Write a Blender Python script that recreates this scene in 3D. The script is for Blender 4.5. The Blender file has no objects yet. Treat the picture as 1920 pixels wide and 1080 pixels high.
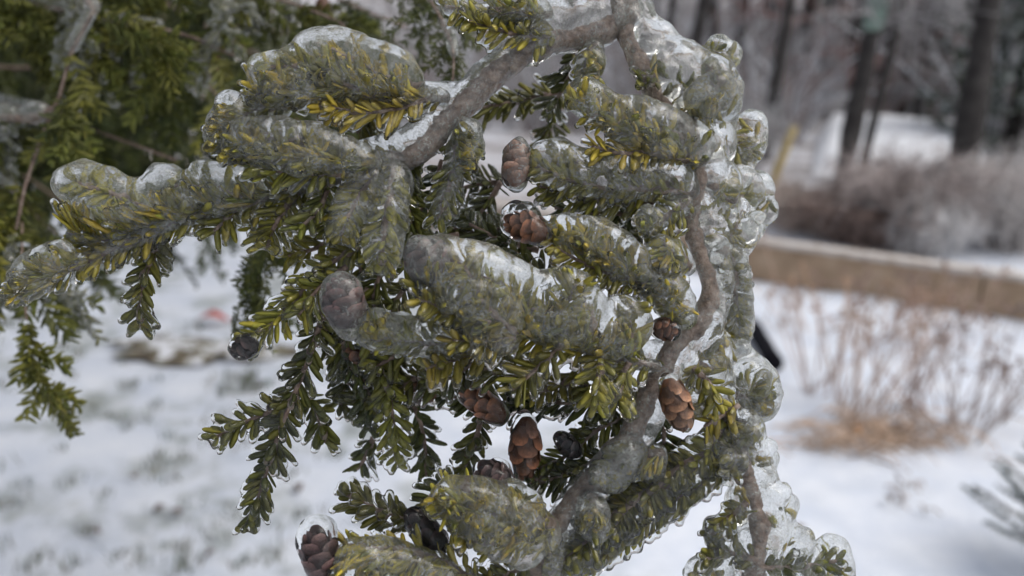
import bpy, math, random
import numpy as np
import openvdb
from mathutils import Matrix, Vector

# ------------------------------------------------------------------ camera, sky, sun, exposure
scene = bpy.context.scene
col = scene.collection
rnd = random.Random(11)
nr = np.random.default_rng(7)
R = math.radians
FPX = 1663.0                      # focal length in photo pixels (1920 wide)
CAM = np.array((0.0, 0.0, 1.5))
FOCUS = 0.352

cam_d = bpy.data.cameras.new('camera')
cam = bpy.data.objects.new('camera', cam_d)
col.objects.link(cam)
scene.camera = cam
cam_rot = Matrix.Rotation(R(74), 4, 'X') @ Matrix.Rotation(R(2.5), 4, 'Z')
cam.matrix_world = Matrix.Translation(CAM) @ cam_rot
cam_d.sensor_width = 36
cam_d.lens = 36 * FPX / 1920
cam_d.clip_start = 0.02
cam_d.clip_end = 900
cam_d.dof.use_dof = True
cam_d.dof.focus_distance = FOCUS
cam_d.dof.aperture_fstop = 6.6
CR = np.array(cam_rot.to_3x3())

SUN_EL, SUN_AZ = 58, 95           # azimuth from +Y towards +X (to the right of the camera), veiled by cloud
world = bpy.data.worlds.new('World')
scene.world = world
world.use_nodes = True
wn = world.node_tree
bg = wn.nodes['Background']
sky = wn.nodes.new('ShaderNodeTexSky')
sky.sky_type = 'NISHITA'
sky.sun_disc = False
sky.sun_elevation = R(SUN_EL)
sky.sun_rotation = R(SUN_AZ)
sky.dust_density = 4
hs = wn.nodes.new('ShaderNodeHueSaturation')
hs.inputs['Saturation'].default_value = 0.42      # overcast: cloud takes most of the blue out
wn.links.new(sky.outputs[0], hs.inputs['Color'])
wn.links.new(hs.outputs[0], bg.inputs[0])
bg.inputs[1].default_value = 0.10

sl = bpy.data.lights.new('sun', 'SUN')
sl.energy = 0.6
sl.angle = R(45)
sl.color = (1.0, 0.97, 0.93)
sun = bpy.data.objects.new('sun', sl)
col.objects.link(sun)
sd = Vector((math.sin(R(SUN_AZ)) * math.cos(R(SUN_EL)), math.cos(R(SUN_AZ)) * math.cos(R(SUN_EL)), math.sin(R(SUN_EL))))
sun.rotation_euler = sd.to_track_quat('Z', 'Y').to_euler()

scene.view_settings.view_transform = 'Standard'
scene.view_settings.look = 'None'
scene.view_settings.gamma = 1
scene.view_settings.exposure = 0.74
scene.render.engine = 'CYCLES'
cy = scene.cycles
cy.use_denoising = True
cy.max_bounces = 11
cy.transmission_bounces = 10
cy.diffuse_bounces = 3
cy.glossy_bounces = 3
cy.transparent_max_bounces = 8
cy.sample_clamp_indirect = 6
cy.blur_glossy = 0.5


# ------------------------------------------------------------------ helpers
def P(x, y, d):
    """photo pixel + distance along the view axis -> world point"""
    v = np.array(((x - 960) / FPX, -(y - 540) / FPX, -1.0)) * d
    return CAM + CR @ v


def G(x, y, z=0.0):
    """photo pixel -> point on the level ground"""
    v = CR @ np.array(((x - 960) / FPX, -(y - 540) / FPX, -1.0))
    return CAM + v * ((z - CAM[2]) / v[2])


def unit(v):
    return v / (math.sqrt(v[0] * v[0] + v[1] * v[1] + v[2] * v[2]) + 1e-12)


def cross(a, b):
    return np.array((a[1] * b[2] - a[2] * b[1], a[2] * b[0] - a[0] * b[2], a[0] * b[1] - a[1] * b[0]))


def link(o, parent=None):
    col.objects.link(o)
    if parent is not None:
        o.parent = parent
    return o


def tag(o, label=None, cat=None, group=None, kind=None):
    for k, v in (('label', label), ('category', cat), ('group', group), ('kind', kind)):
        if v:
            o[k] = v
    return o


def empty(name, loc, label, cat, group=None):
    o = bpy.data.objects.new(name, None)
    o.location = loc
    o.empty_display_size = 0.02
    link(o)
    return tag(o, label, cat, group)


def set_parent(o, parent):
    """parent, keeping world coordinates of the mesh"""
    o.parent = parent
    m = Matrix.Identity(4)
    p = parent
    while p is not None:
        m = (p.matrix_parent_inverse @ p.matrix_basis) @ m
        p = p.parent
    o.matrix_parent_inverse = m.inverted()


def mesh_obj(name, verts, faces, mat, parent=None, smooth=True, colors=None, kind=None):
    me = bpy.data.meshes.new(name)
    verts = np.asarray(verts, dtype=np.float32)
    if isinstance(faces, np.ndarray):
        nf, k = faces.shape
        me.vertices.add(len(verts))
        me.vertices.foreach_set('co', verts.ravel())
        me.loops.add(nf * k)
        me.loops.foreach_set('vertex_index', faces.astype(np.int32).ravel())
        me.polygons.add(nf)
        me.polygons.foreach_set('loop_start', np.arange(0, nf * k, k, dtype=np.int32))
        me.update(calc_edges=True)
    else:
        me.from_pydata(verts.tolist(), [], faces)
    if smooth:
        me.polygons.foreach_set('use_smooth', np.ones(len(me.polygons), dtype=bool))
    if colors is not None:
        a = me.color_attributes.new('tone', 'FLOAT_COLOR', 'POINT')
        c = np.ones((len(verts), 4), dtype=np.float32)
        c[:, :3] = colors
        a.data.foreach_set('color', c.ravel())
    me.materials.append(mat)
    o = bpy.data.objects.new(name, me)
    link(o)
    if parent is not None:
        set_parent(o, parent)
    if kind:
        o['kind'] = kind
    return o


class MB:
    def __init__(self):
        self.v, self.f, self.c = [], [], []
        self.n = 0

    def add(self, v, f, c=None):
        v = np.asarray(v, dtype=np.float32)
        self.v.append(v)
        self.f += [tuple(i + self.n for i in q) for q in f]
        if c is not None:
            self.c.append(np.tile(np.asarray(c, dtype=np.float32), (len(v), 1)))
        self.n += len(v)

    def tube(self, pts, rad, sides=6, c=None, cap=True):
        pts = np.asarray(pts, dtype=float)
        n = len(pts)
        rad = np.broadcast_to(np.asarray(rad, dtype=float), (n,))
        T = np.gradient(pts, axis=0)
        T /= np.linalg.norm(T, axis=1)[:, None] + 1e-12
        ref = np.array((0.31, 0.77, 0.55))
        U = np.cross(T, ref)
        U /= np.linalg.norm(U, axis=1)[:, None] + 1e-9
        W = np.cross(T, U)
        a = np.arange(sides) * 2 * math.pi / sides
        v = pts[:, None] + rad[:, None, None] * (np.cos(a)[None, :, None] * U[:, None] + np.sin(a)[None, :, None] * W[:, None])
        f = []
        for i in range(n - 1):
            for j in range(sides):
                k = (j + 1) % sides
                f.append((i * sides + j, i * sides + k, (i + 1) * sides + k, (i + 1) * sides + j))
        if cap:
            f.append(tuple(range(sides))[::-1])
            f.append(tuple((n - 1) * sides + j for j in range(sides)))
        self.add(v.reshape(-1, 3), f, c)

    def box(self, c0, sx, sy, sz, M=None, c=None):
        v = np.array([(x * sx / 2, y * sy / 2, z * sz / 2) for x in (-1, 1) for y in (-1, 1) for z in (-1, 1)])
        if M is not None:
            v = v @ np.asarray(M).T
        f = [(0, 1, 3, 2), (4, 6, 7, 5), (0, 4, 5, 1), (2, 3, 7, 6), (0, 2, 6, 4), (1, 5, 7, 3)]
        self.add(v + np.asarray(c0), f, c)

    def build(self, name, mat, parent=None, smooth=True, kind=None):
        return mesh_obj(name, np.concatenate(self.v), self.f, mat, parent, smooth,
                        np.concatenate(self.c) if self.c else None, kind)


def spline(pts, n):
    """Catmull-Rom through pts, n samples evenly by length"""
    p = np.asarray(pts, dtype=float)
    if len(p) == 2:
        p = np.array([p[0], (p[0] + p[1]) / 2, p[1]])
    q = np.vstack([2 * p[0] - p[1], p, 2 * p[-1] - p[-2]])
    out = []
    for i in range(1, len(q) - 2):
        for t in np.linspace(0, 1, 24, endpoint=False):
            a, b, c, d = q[i - 1], q[i], q[i + 1], q[i + 2]
            out.append(0.5 * (2 * b + (c - a) * t + (2 * a - 5 * b + 4 * c - d) * t * t + (3 * b - a - 3 * c + d) * t ** 3))
    out.append(p[-1])
    out = np.array(out)
    s = np.concatenate([[0], np.cumsum(np.linalg.norm(np.diff(out, axis=0), axis=1))])
    u = np.linspace(0, s[-1], n)
    return np.stack([np.interp(u, s, out[:, k]) for k in range(3)], 1), s[-1]


# ------------------------------------------------------------------ materials
def mat(name):
    m = bpy.data.materials.new(name)
    m.use_nodes = True
    nt = m.node_tree
    return m, nt, nt.nodes['Principled BSDF'], nt.nodes['Material Output']


def N(nt, typ, **kw):
    n = nt.nodes.new(typ)
    for k, v in kw.items():
        if k in n.inputs:
            n.inputs[k].default_value = v
        else:
            setattr(n, k, v)
    return n


def coords(nt):
    return N(nt, 'ShaderNodeTexCoord').outputs['Object']


def noise(nt, scale, detail=3, rough=0.55, vec=None, dist=0.0):
    n = N(nt, 'ShaderNodeTexNoise', Scale=scale, Detail=detail, Roughness=rough, Distortion=dist)
    nt.links.new(vec if vec is not None else coords(nt), n.inputs['Vector'])
    return n.outputs['Fac']


def ramp(nt, fac, stops):
    r = N(nt, 'ShaderNodeValToRGB')
    e = r.color_ramp.elements
    while len(e) < len(stops):
        e.new(0.5)
    for i, (p, c) in enumerate(stops):
        e[i].position = p
        e[i].color = (c, c, c, 1) if isinstance(c, (int, float)) else (*c, 1)
    nt.links.new(fac, r.inputs[0])
    return r.outputs[0]


def bump(nt, fac, strength, dist, bsdf):
    b = N(nt, 'ShaderNodeBump', Strength=strength, Distance=dist)
    nt.links.new(fac, b.inputs['Height'])
    nt.links.new(b.outputs[0], bsdf.inputs['Normal'])
    return b


def mixc(nt, fac, a, b, mode='MIX'):
    m = N(nt, 'ShaderNodeMix', data_type='RGBA', blend_type=mode)
    for i, v in ((0, fac), (6, a), (7, b)):
        if isinstance(v, (int, float)):
            m.inputs[i].default_value = v
        elif isinstance(v, tuple):
            m.inputs[i].default_value = (*v, 1)
        else:
            nt.links.new(v, m.inputs[i])
    return m.outputs[2]


def simple(name, stops, scale, rough=0.7, bstr=0.3, bdist=0.002, bscale=None, spec=0.3):
    m, nt, b, _ = mat(name)
    f = noise(nt, scale, 5)
    nt.links.new(ramp(nt, f, stops), b.inputs['Base Color'])
    b.inputs['Roughness'].default_value = rough
    b.inputs['Specular IOR Level'].default_value = spec
    if bstr:
        bump(nt, noise(nt, bscale or scale * 3, 4), bstr, bdist, b)
    return m


def make_ice(name, milk_lo, milk_hi, tint=(0.985, 0.99, 0.97), rough=0.05, bstr=0.22):
    m, nt, b, out = mat(name)
    b.inputs['Base Color'].default_value = (*tint, 1)
    b.inputs['Transmission Weight'].default_value = 1.0
    b.inputs['IOR'].default_value = 1.31
    b.inputs['Roughness'].default_value = rough
    c = coords(nt)
    big = noise(nt, 130, 3, 0.6, c)
    fac = ramp(nt, big, [(0.34, milk_lo), (0.68, milk_hi)])
    gran = noise(nt, 900, 3, 0.75, c)
    fac = mixc(nt, 0.85, fac, ramp(nt, gran, [(0.42, 0.10), (0.53, 0.5), (0.63, 1.0)]), 'MULTIPLY')
    df = N(nt, 'ShaderNodeBsdfDiffuse', Color=(0.62, 0.63, 0.59, 1))
    tr = N(nt, 'ShaderNodeBsdfTranslucent', Color=(0.58, 0.60, 0.53, 1))
    mk = N(nt, 'ShaderNodeMixShader', Fac=0.5)
    nt.links.new(df.outputs[0], mk.inputs[1])
    nt.links.new(tr.outputs[0], mk.inputs[2])
    gl = N(nt, 'ShaderNodeBsdfGlossy', Roughness=0.08)
    mk2 = N(nt, 'ShaderNodeMixShader', Fac=0.07)
    nt.links.new(mk.outputs[0], mk2.inputs[1])
    nt.links.new(gl.outputs[0], mk2.inputs[2])
    mx = N(nt, 'ShaderNodeMixShader')
    nt.links.new(fac, mx.inputs[0])
    nt.links.new(b.outputs[0], mx.inputs[1])
    nt.links.new(mk2.outputs[0], mx.inputs[2])
    nt.links.new(mx.outputs[0], out.inputs[0])
    h = mixc(nt, 0.35, noise(nt, 300, 2, 0.5, c), noise(nt, 1500, 1, 0.5, c))
    bm = N(nt, 'ShaderNodeBump', Strength=bstr, Distance=0.0006)
    nt.links.new(h, bm.inputs['Height'])
    for s in (b, gl):
        nt.links.new(bm.outputs[0], s.inputs['Normal'])
    return m


ICE = make_ice('milky_ice', 0.12, 0.70, rough=0.06, bstr=.4)
ICE_CLEAR = make_ice('clear_ice', 0.0, 0.12, rough=0.03, bstr=.15)
ICE_FAR = make_ice('glaze_ice', 0.2, 0.8, rough=0.12)


def make_needle():
    m, nt, b, _ = mat('needle_green')
    a = N(nt, 'ShaderNodeAttribute', attribute_name='tone')
    v = ramp(nt, noise(nt, 260, 3), [(0.3, 0.62), (0.7, 1.25)])
    nt.links.new(mixc(nt, 1.0, a.outputs['Color'], v, 'MULTIPLY'), b.inputs['Base Color'])
    b.inputs['Roughness'].default_value = 0.45
    b.inputs['Specular IOR Level'].default_value = 0.25
    return m


NEEDLE = make_needle()


def make_tone(name, rough=0.8, scale=60, spec=0.25):
    m, nt, b, _ = mat(name)
    a = N(nt, 'ShaderNodeAttribute', attribute_name='tone')
    v = ramp(nt, noise(nt, scale, 4), [(0.3, 0.55), (0.7, 1.35)])
    nt.links.new(mixc(nt, 1.0, a.outputs['Color'], v, 'MULTIPLY'), b.inputs['Base Color'])
    b.inputs['Roughness'].default_value = rough
    b.inputs['Specular IOR Level'].default_value = spec
    return m


TWIGGY = make_tone('twig_bark', 0.75, 20)
STRAW = make_tone('dry_straw', 0.85, 60)
BARK = simple('hemlock_bark', [(0.25, (0.050, 0.031, 0.024)), (0.48, (0.18, 0.120, 0.090)), (0.64, (0.31, 0.235, 0.190)), (0.82, (0.48, 0.44, 0.40))], 330, 0.6, 0.8, 0.0012, 700, 0.5)
TRUNK = simple('tree_bark', [(0.3, (0.016, 0.014, 0.014)), (0.55, (0.045, 0.040, 0.038)), (0.8, (0.10, 0.095, 0.09))], 9, 0.85, 0.9, 0.03, 22)
CONE, CORE = {}, {}
for nm, a, b2 in (('brown', (0.09, 0.035, 0.016), (0.30, 0.125, 0.055)), ('orange', (0.17, 0.07, 0.03), (0.42, 0.20, 0.095)),
                  ('purple', (0.045, 0.026, 0.026), (0.16, 0.10, 0.095)), ('dark', (0.012, 0.008, 0.010), (0.04, 0.022, 0.022)),
                  ('pink', (0.22, 0.10, 0.06), (0.48, 0.28, 0.20))):
    CONE[nm] = simple('cone_' + nm, [(0.3, a), (0.7, b2)], 320, 0.5, 0.5, 0.0008, 900, 0.5)
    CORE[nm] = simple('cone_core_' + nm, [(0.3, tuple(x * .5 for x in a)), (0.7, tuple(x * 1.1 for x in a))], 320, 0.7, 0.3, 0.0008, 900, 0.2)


def make_scale(name, a, b2):
    m, nt, b, _ = mat(name)
    sep = N(nt, 'ShaderNodeSeparateXYZ')
    nt.links.new(coords(nt), sep.inputs[0])
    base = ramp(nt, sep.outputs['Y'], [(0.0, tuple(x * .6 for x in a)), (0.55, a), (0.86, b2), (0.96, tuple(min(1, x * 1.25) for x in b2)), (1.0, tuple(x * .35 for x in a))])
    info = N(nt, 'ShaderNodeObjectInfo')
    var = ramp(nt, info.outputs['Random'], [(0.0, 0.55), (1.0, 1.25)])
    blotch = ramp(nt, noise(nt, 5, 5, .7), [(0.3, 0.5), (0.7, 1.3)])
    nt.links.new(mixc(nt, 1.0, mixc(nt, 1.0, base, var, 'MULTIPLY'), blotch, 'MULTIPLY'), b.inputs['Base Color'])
    b.inputs['Roughness'].default_value = 0.5
    bump(nt, noise(nt, 14, 4, .6), 0.5, 0.0006, b)
    return m


SCALE_MAT = {}
for nm, a, b2 in (('brown', (0.12, 0.045, 0.020), (0.31, 0.125, 0.060)), ('orange', (0.17, 0.07, 0.03), (0.40, 0.20, 0.10)),
                  ('purple', (0.075, 0.036, 0.034), (0.22, 0.125, 0.115)), ('dark', (0.012, 0.008, 0.010), (0.045, 0.025, 0.025)),
                  ('pink', (0.22, 0.10, 0.06), (0.46, 0.28, 0.20))):
    SCALE_MAT[nm] = make_scale('cone_scale_' + nm, a, b2)


# ------------------------------------------------------------------ ice as a smooth union of rounded rods
def upnoise(shape, cell, amp):
    g = [max(2, int(math.ceil(s / cell)) + 2) for s in shape]
    z = nr.standard_normal(g).astype(np.float32)
    for ax, s in enumerate(shape):
        u = np.arange(s) / cell
        i = np.minimum(u.astype(int), g[ax] - 2)
        w = (u - i).astype(np.float32)
        w = w * w * (3 - 2 * w)
        sh = [1, 1, 1]
        sh[ax] = -1
        w = w.reshape(sh)
        z = np.take(z, i, ax) * (1 - w) + np.take(z, i + 1, ax) * w
    return z * amp


def ice_mesh(prims, vox, k, bumps=0.0):
    """prims: rows (ax ay az bx by bz ra rb); smooth union -> quads"""
    p = np.asarray(prims, dtype=np.float32)
    rmax = np.maximum(p[:, 6], p[:, 7])
    lo = np.minimum(p[:, :3], p[:, 3:6]).min(0) - rmax.max() - 4 * vox
    hi = np.maximum(p[:, :3], p[:, 3:6]).max(0) + rmax.max() + 4 * vox
    shp = np.ceil((hi - lo) / vox).astype(int) + 1
    S = np.zeros(shp, dtype=np.float32)
    far = 4.2 * k
    for row, rm in zip(p, rmax):
        a, b = row[:3], row[3:6]
        i0 = np.maximum(((np.minimum(a, b) - rm - far - lo) / vox).astype(int), 0)
        i1 = np.minimum(((np.maximum(a, b) + rm + far - lo) / vox).astype(int) + 2, shp)
        X = (lo[0] + np.arange(i0[0], i1[0]) * vox - a[0])[:, None, None]
        Y = (lo[1] + np.arange(i0[1], i1[1]) * vox - a[1])[None, :, None]
        Z = (lo[2] + np.arange(i0[2], i1[2]) * vox - a[2])[None, None, :]
        d = b - a
        L = float(d @ d)
        if L < 1e-10:
            D = np.sqrt(X * X + Y * Y + Z * Z) - row[6]
        else:
            t = np.clip((X * d[0] + Y * d[1] + Z * d[2]) / L, 0, 1)
            D = np.sqrt((X - t * d[0]) ** 2 + (Y - t * d[1]) ** 2 + (Z - t * d[2]) ** 2) - (row[6] + t * (row[7] - row[6]))
        S[i0[0]:i1[0], i0[1]:i1[1], i0[2]:i1[2]] += np.exp(np.clip(-D / k, -5, 12))
    D = -k * np.log(np.maximum(S, 1e-3))
    if bumps:
        D += upnoise(D.shape, 0.0052 / vox, bumps)
        if bumps > .0004:
            D += upnoise(D.shape, 0.0028 / vox, bumps * .55)
    D /= vox
    g = openvdb.FloatGrid(6.0)
    g.copyFromArray(np.clip(D, -6, 6).astype(np.float32))
    pts, quads = g.convertToQuads(0.0)
    pts = pts * vox + lo
    q = quads.astype(np.int64)
    a, b, c = pts[q[:, 0]] - pts.mean(0), pts[q[:, 1]] - pts.mean(0), pts[q[:, 2]] - pts.mean(0)
    if np.einsum('ij,ij->i', a, np.cross(b, c)).sum() < 0:
        q = q[:, ::-1]
    return pts, q


def ice_many(name, groups, vox, k, m, parent, bumps=0.0):
    """several small separate casts joined into one mesh"""
    V, Q, n = [], [], 0
    for g in groups:
        p, q = ice_mesh(g, vox, k, bumps)
        V.append(p)
        Q.append(q + n)
        n += len(p)
    return mesh_obj(name, np.concatenate(V), np.ascontiguousarray(np.concatenate(Q)), m, parent)


def build_ice(name, prims, vox, k, m, parent, bumps=0.0):
    pts, q = ice_mesh(prims, vox, k, bumps)
    return mesh_obj(name, pts, np.ascontiguousarray(q), m, parent)


# ------------------------------------------------------------------ needles
def needle_proto(curve, rings=6):
    prof = [(0.0, 0.22), (0.12, 0.62), (0.38, 1.0), (0.68, 1.0), (0.9, 0.72), (1.0, 0.22)]
    if rings == 4:
        prof = [(0.0, 0.3), (0.35, 1.0), (0.8, 0.95), (1.0, 0.25)]
    v, f = [], []
    for t, w in prof:
        z = -curve * t * t
        v += [(t, w, z), (t, 0, z + 0.14), (t, -w, z), (t, 0, z - 0.05)]
    for i in range(len(prof) - 1):
        for j in range(4):
            k = (j + 1) % 4
            f.append((i * 4 + j, (i + 1) * 4 + j, (i + 1) * 4 + k, i * 4 + k))
    n = (len(prof) - 1) * 4
    f += [(0, 1, 2, 3), (n + 3, n + 2, n + 1, n)]
    return np.array(v, dtype=np.float32), f


PROTO = [needle_proto(c) for c in (-0.05, 0.06, 0.16, 0.28)]
PROTO_DEEP = [(np.array([(0, .5, 0), (0, -.5, 0), (.5, 1, .0), (.5, 0, .25), (.5, -1, .0), (1, .3, -.1), (1, -.3, -.1)], dtype=np.float32),
               [(0, 1, 3), (0, 3, 2), (1, 4, 3), (2, 3, 5), (3, 6, 5), (3, 4, 6)])]
PROTO_FAR = [needle_proto(c, 4) for c in (0.0, 0.2)]
TONES = {'yellow': (0.38, 0.30, 0.040), 'olive': (0.235, 0.215, 0.032), 'green': (0.125, 0.125, 0.022), 'dark': (0.060, 0.070, 0.018),
         'blue': (0.032, 0.070, 0.062), 'rust': (0.36, 0.09, 0.02)}


def pick_tone(weights):
    ks = list(weights)
    k = rnd.choices(ks, [weights[q] for q in ks])[0]
    c = np.array(TONES[k]) * rnd.uniform(0.75, 1.25)
    c[0] *= rnd.uniform(0.9, 1.12)
    return c


def needle_mesh_many(name, rows, parent, protos):
    """rows: (pos, X, Y, Z, L, W, tone, variant) -> one mesh"""
    vs, fs, cs, n = [], [], [], 0
    for pos, X, Y, Z, L, W, tone, k in rows:
        pv, pf = protos[k % len(protos)]
        v = pos + pv[:, :1] * L * X + pv[:, 1:2] * W * Y + pv[:, 2:] * (W * 1.6) * Z
        vs.append(v)
        cs.append(np.tile(tone, (len(v), 1)))
        fs.append(np.array(pf) + n)
        n += len(v)
    return mesh_obj(name, np.concatenate(vs), np.ascontiguousarray(np.concatenate(fs)), NEEDLE, parent, True, np.concatenate(cs), 'stuff')


def make_shoot_needles(pts, L, nlen, spacing, weights, normal, rows=3, start=0.04, spread=62, width=1.15e-3, jit=0.22):
    """needles along a twig: two flat ranks plus a shorter one on the upper side"""
    out = []
    base = pick_tone(weights)
    T = np.gradient(pts, axis=0)
    T /= np.linalg.norm(T, axis=1)[:, None]
    n = max(4, int(L * (1 - start) / spacing))
    for i in range(n):
        t = start + (1 - start) * (i + rnd.uniform(0, 0.8)) / n
        f = t * (len(pts) - 1)
        i0 = min(int(f), len(pts) - 2)
        p = pts[i0] + (f - i0) * (pts[i0 + 1] - pts[i0])
        tg = T[i0]
        nn = unit(normal - tg * (normal @ tg))
        B = cross(nn, tg)
        prof = min(1.0, 0.62 + 1.6 * t) * min(1.0, 0.55 + 2.6 * (1 - t))
        for s in range(rows):
            if rnd.random() < .07:
                continue
            if s < 2:
                side = (1, -1)[s]
                a = R(spread + rnd.gauss(0, 12) - 22 * t)
                dr = tg * math.cos(a) + B * side * math.sin(a) + nn * rnd.gauss(0.05, jit)
                ln = nlen * prof * rnd.uniform(0.66, 1.18)
            else:
                a = R(rnd.uniform(35, 58))
                dr = tg * math.cos(a) + nn * math.sin(a) + B * rnd.gauss(0, 0.45)
                ln = nlen * prof * rnd.uniform(0.5, 0.8)
                if rnd.random() < 0.35:
                    continue
            dr = unit(dr + np.array((0, 0, -0.10)))
            z = unit(nn + 0.35 * nr.standard_normal(3))
            y = unit(cross(z, dr))
            z = cross(dr, y)
            out.append((p, dr, y, z, ln, width * rnd.uniform(0.85, 1.15), (.62 * base + .38 * pick_tone(weights)) * (.85 + .3 * t), rnd.randrange(8)))
    return out


TOCAM = CR @ np.array((0, 0, 1.0))
UP = np.array((0, 0, 1.0))
RIGHT = CR @ np.array((1.0, 0, 0))


# ------------------------------------------------------------------ ground
def hill(x, y):
    """open level garden, then a wooded bank rising behind it"""
    t = np.clip((y - 21) / 60, 0, None)
    return 9.5 * t ** 1.15 + 0.25 * np.sin(x * 0.21 + y * 0.13) * np.clip((y - 21) / 20, 0, 1)


def make_snow():
    m, nt, b, _ = mat('thin_snow')
    c = coords(nt)
    snow = ramp(nt, noise(nt, 5, 4, 0.6, c), [(0.3, (0.60, 0.65, 0.74)), (0.7, (0.76, 0.79, 0.84))])
    grass = ramp(nt, noise(nt, 26, 4, 0.6, c), [(0.35, (0.045, 0.055, 0.035)), (0.55, (0.11, 0.13, 0.075)), (0.75, (0.21, 0.17, 0.12))])
    n1 = noise(nt, 2.6, 4, 0.6, c)
    n2 = noise(nt, 12, 5, 0.72, c)
    thin = ramp(nt, mixc(nt, 0.32, n1, n2), [(0.50, 0.0), (0.58, 0.42), (0.68, 0.8)])
    sep = N(nt, 'ShaderNodeSeparateXYZ')
    nt.links.new(c, sep.inputs[0])
    # the lawn at the left is worn thin, the bed at the right is deep clean snow, the bank under the trees is littered
    mr = N(nt, 'ShaderNodeMapRange', **{'From Min': -0.2, 'From Max': 0.7, 'To Min': 1.0, 'To Max': 0.12})
    nt.links.new(sep.outputs['X'], mr.inputs[0])
    thin = mixc(nt, 1.0, thin, mr.outputs[0], 'MULTIPLY')
    mr3 = N(nt, 'ShaderNodeMapRange', **{'From Min': -1.2, 'From Max': 0.6, 'To Min': 0.74, 'To Max': 1.04})   # lawn snow darker: the tree's shade painted in along with its thin crust
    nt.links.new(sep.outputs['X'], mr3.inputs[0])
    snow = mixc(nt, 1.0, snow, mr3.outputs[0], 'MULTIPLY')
    base = mixc(nt, thin, snow, grass)
    lit = ramp(nt, noise(nt, 1.3, 6, 0.7, c), [(0.40, (0.66, 0.67, 0.71)), (0.56, (0.34, 0.31, 0.30)), (0.74, (0.14, 0.12, 0.11))])
    mr2 = N(nt, 'ShaderNodeMapRange', **{'From Min': 6.6, 'From Max': 8.0})
    nt.links.new(sep.outputs['Y'], mr2.inputs[0])
    nt.links.new(mixc(nt, mr2.outputs[0], base, lit), b.inputs['Base Color'])
    b.inputs['Roughness'].default_value = 0.6
    b.inputs['Specular IOR Level'].default_value = 0.25
    bump(nt, mixc(nt, 0.5, noise(nt, 22, 5, 0.6, c), noise(nt, 90, 3, 0.6, c)), 0.6, 0.03, b)
    return m


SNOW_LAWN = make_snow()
SNOW = simple('clean_snow', [(0.3, (0.74, 0.76, 0.80)), (0.7, (0.84, 0.85, 0.87))], 4, 0.6, 0.5, 0.03, 18, 0.25)
xs = np.concatenate([np.linspace(-260, -14, 24), np.linspace(-12, 12, 130), np.linspace(14, 260, 24)])
ys = np.concatenate([np.linspace(-30, -2, 8), np.linspace(-1, 14, 130), np.linspace(15, 100, 50), np.linspace(110, 420, 10)])
XX, YY = np.meshgrid(xs, ys, indexing='ij')
near = np.clip(1 - YY / 12, 0, 1)
ZZ = hill(XX, YY) + near * (0.018 * np.sin(XX * 5.1 + 1.3 * np.sin(YY * 3)) * np.sin(YY * 6.3 + XX) + 0.008 * nr.standard_normal(XX.shape))
gv = np.stack([XX, YY, ZZ], -1).reshape(-1, 3)
nx, ny = XX.shape
idx = np.arange(nx * ny).reshape(nx, ny)
gf = np.stack([idx[:-1, :-1], idx[1:, :-1], idx[1:, 1:], idx[:-1, 1:]], -1).reshape(-1, 4)
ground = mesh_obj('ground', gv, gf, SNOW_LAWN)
ground['kind'] = 'structure'
ground['label'] = 'snow dusted lawn and littered woodland bank'

# a clean drift of deep snow beyond the bushes, its crest a straight line against the wood
bk = [G(1500, 330), G(1660, 338), G(1850, 352), G(1795, 262), G(1640, 256), G(1530, 252)]
v = []
for i, p in enumerate(bk):
    v.append((p[0], p[1], 0.02 if i < 3 else 0.02))
A, B_ = G(1522, 336), G(1842, 350)
nxb, nyb = 26, 14
v = []
for j in range(nyb):
    t = j / (nyb - 1)
    for i in range(nxb):
        u = i / (nxb - 1)
        p = A + (B_ - A) * u
        q = p + np.array((p[0], p[1], 0)) / np.linalg.norm(p[:2]) * (5.6 * t)
        edge = min(1, 14 * u, 8 * (1 - u))
        z = 0.03 + 0.38 * (t ** 0.8) * edge + 0.02 * math.sin(9 * u + 5 * t) * t
        v.append((q[0], q[1], z if t < 1 else z))
n0 = len(v)
for i in range(nxb):
    x, y, z = v[(nyb - 1) * nxb + i]
    v.append((x * 1.03, y * 1.03, -0.05))
f = [(j * nxb + i, j * nxb + i + 1, (j + 1) * nxb + i + 1, (j + 1) * nxb + i) for j in range(nyb) for i in range(nxb - 1)]
o = mesh_obj('snow_bank', v, f, SNOW)
o['kind'] = 'structure'
o['label'] = 'bright drift of clean snow beyond the grey bushes'

# thawed soil showing through the lawn
soil = simple('thawed_soil', [(0.34, (0.02, 0.018, 0.014)), (0.44, (0.12, 0.095, 0.065)), (0.52, (0.16, 0.15, 0.10)), (0.60, (0.58, 0.59, 0.62))], 11, 0.9, 0.8, 0.02, 60)
c0 = G(370, 662)
mb = MB()
nn = 40
ring = []
for rr, zz in ((1.0, 0.018), (0.72, 0.035), (0.35, 0.045)):
    for i in range(nn):
        a = 2 * math.pi * i / nn
        w = 1 + 0.18 * math.sin(3 * a + 1) + 0.12 * math.sin(7 * a) + 0.06 * math.sin(13 * a)
        ring.append((c0[0] + 0.42 * rr * w * math.cos(a), c0[1] + 0.17 * rr * w * math.sin(a), zz + 0.006 * math.sin(5 * a)))
f = [(k * nn + i, k * nn + (i + 1) % nn, (k + 1) * nn + (i + 1) % nn, (k + 1) * nn + i) for k in range(2) for i in range(nn)]
f.append(tuple(2 * nn + i for i in range(nn)))
o = mesh_obj('soil_patch', ring, f, soil)
o['kind'] = 'structure'
o['label'] = 'bare patch of thawed soil in the snowy lawn'

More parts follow.
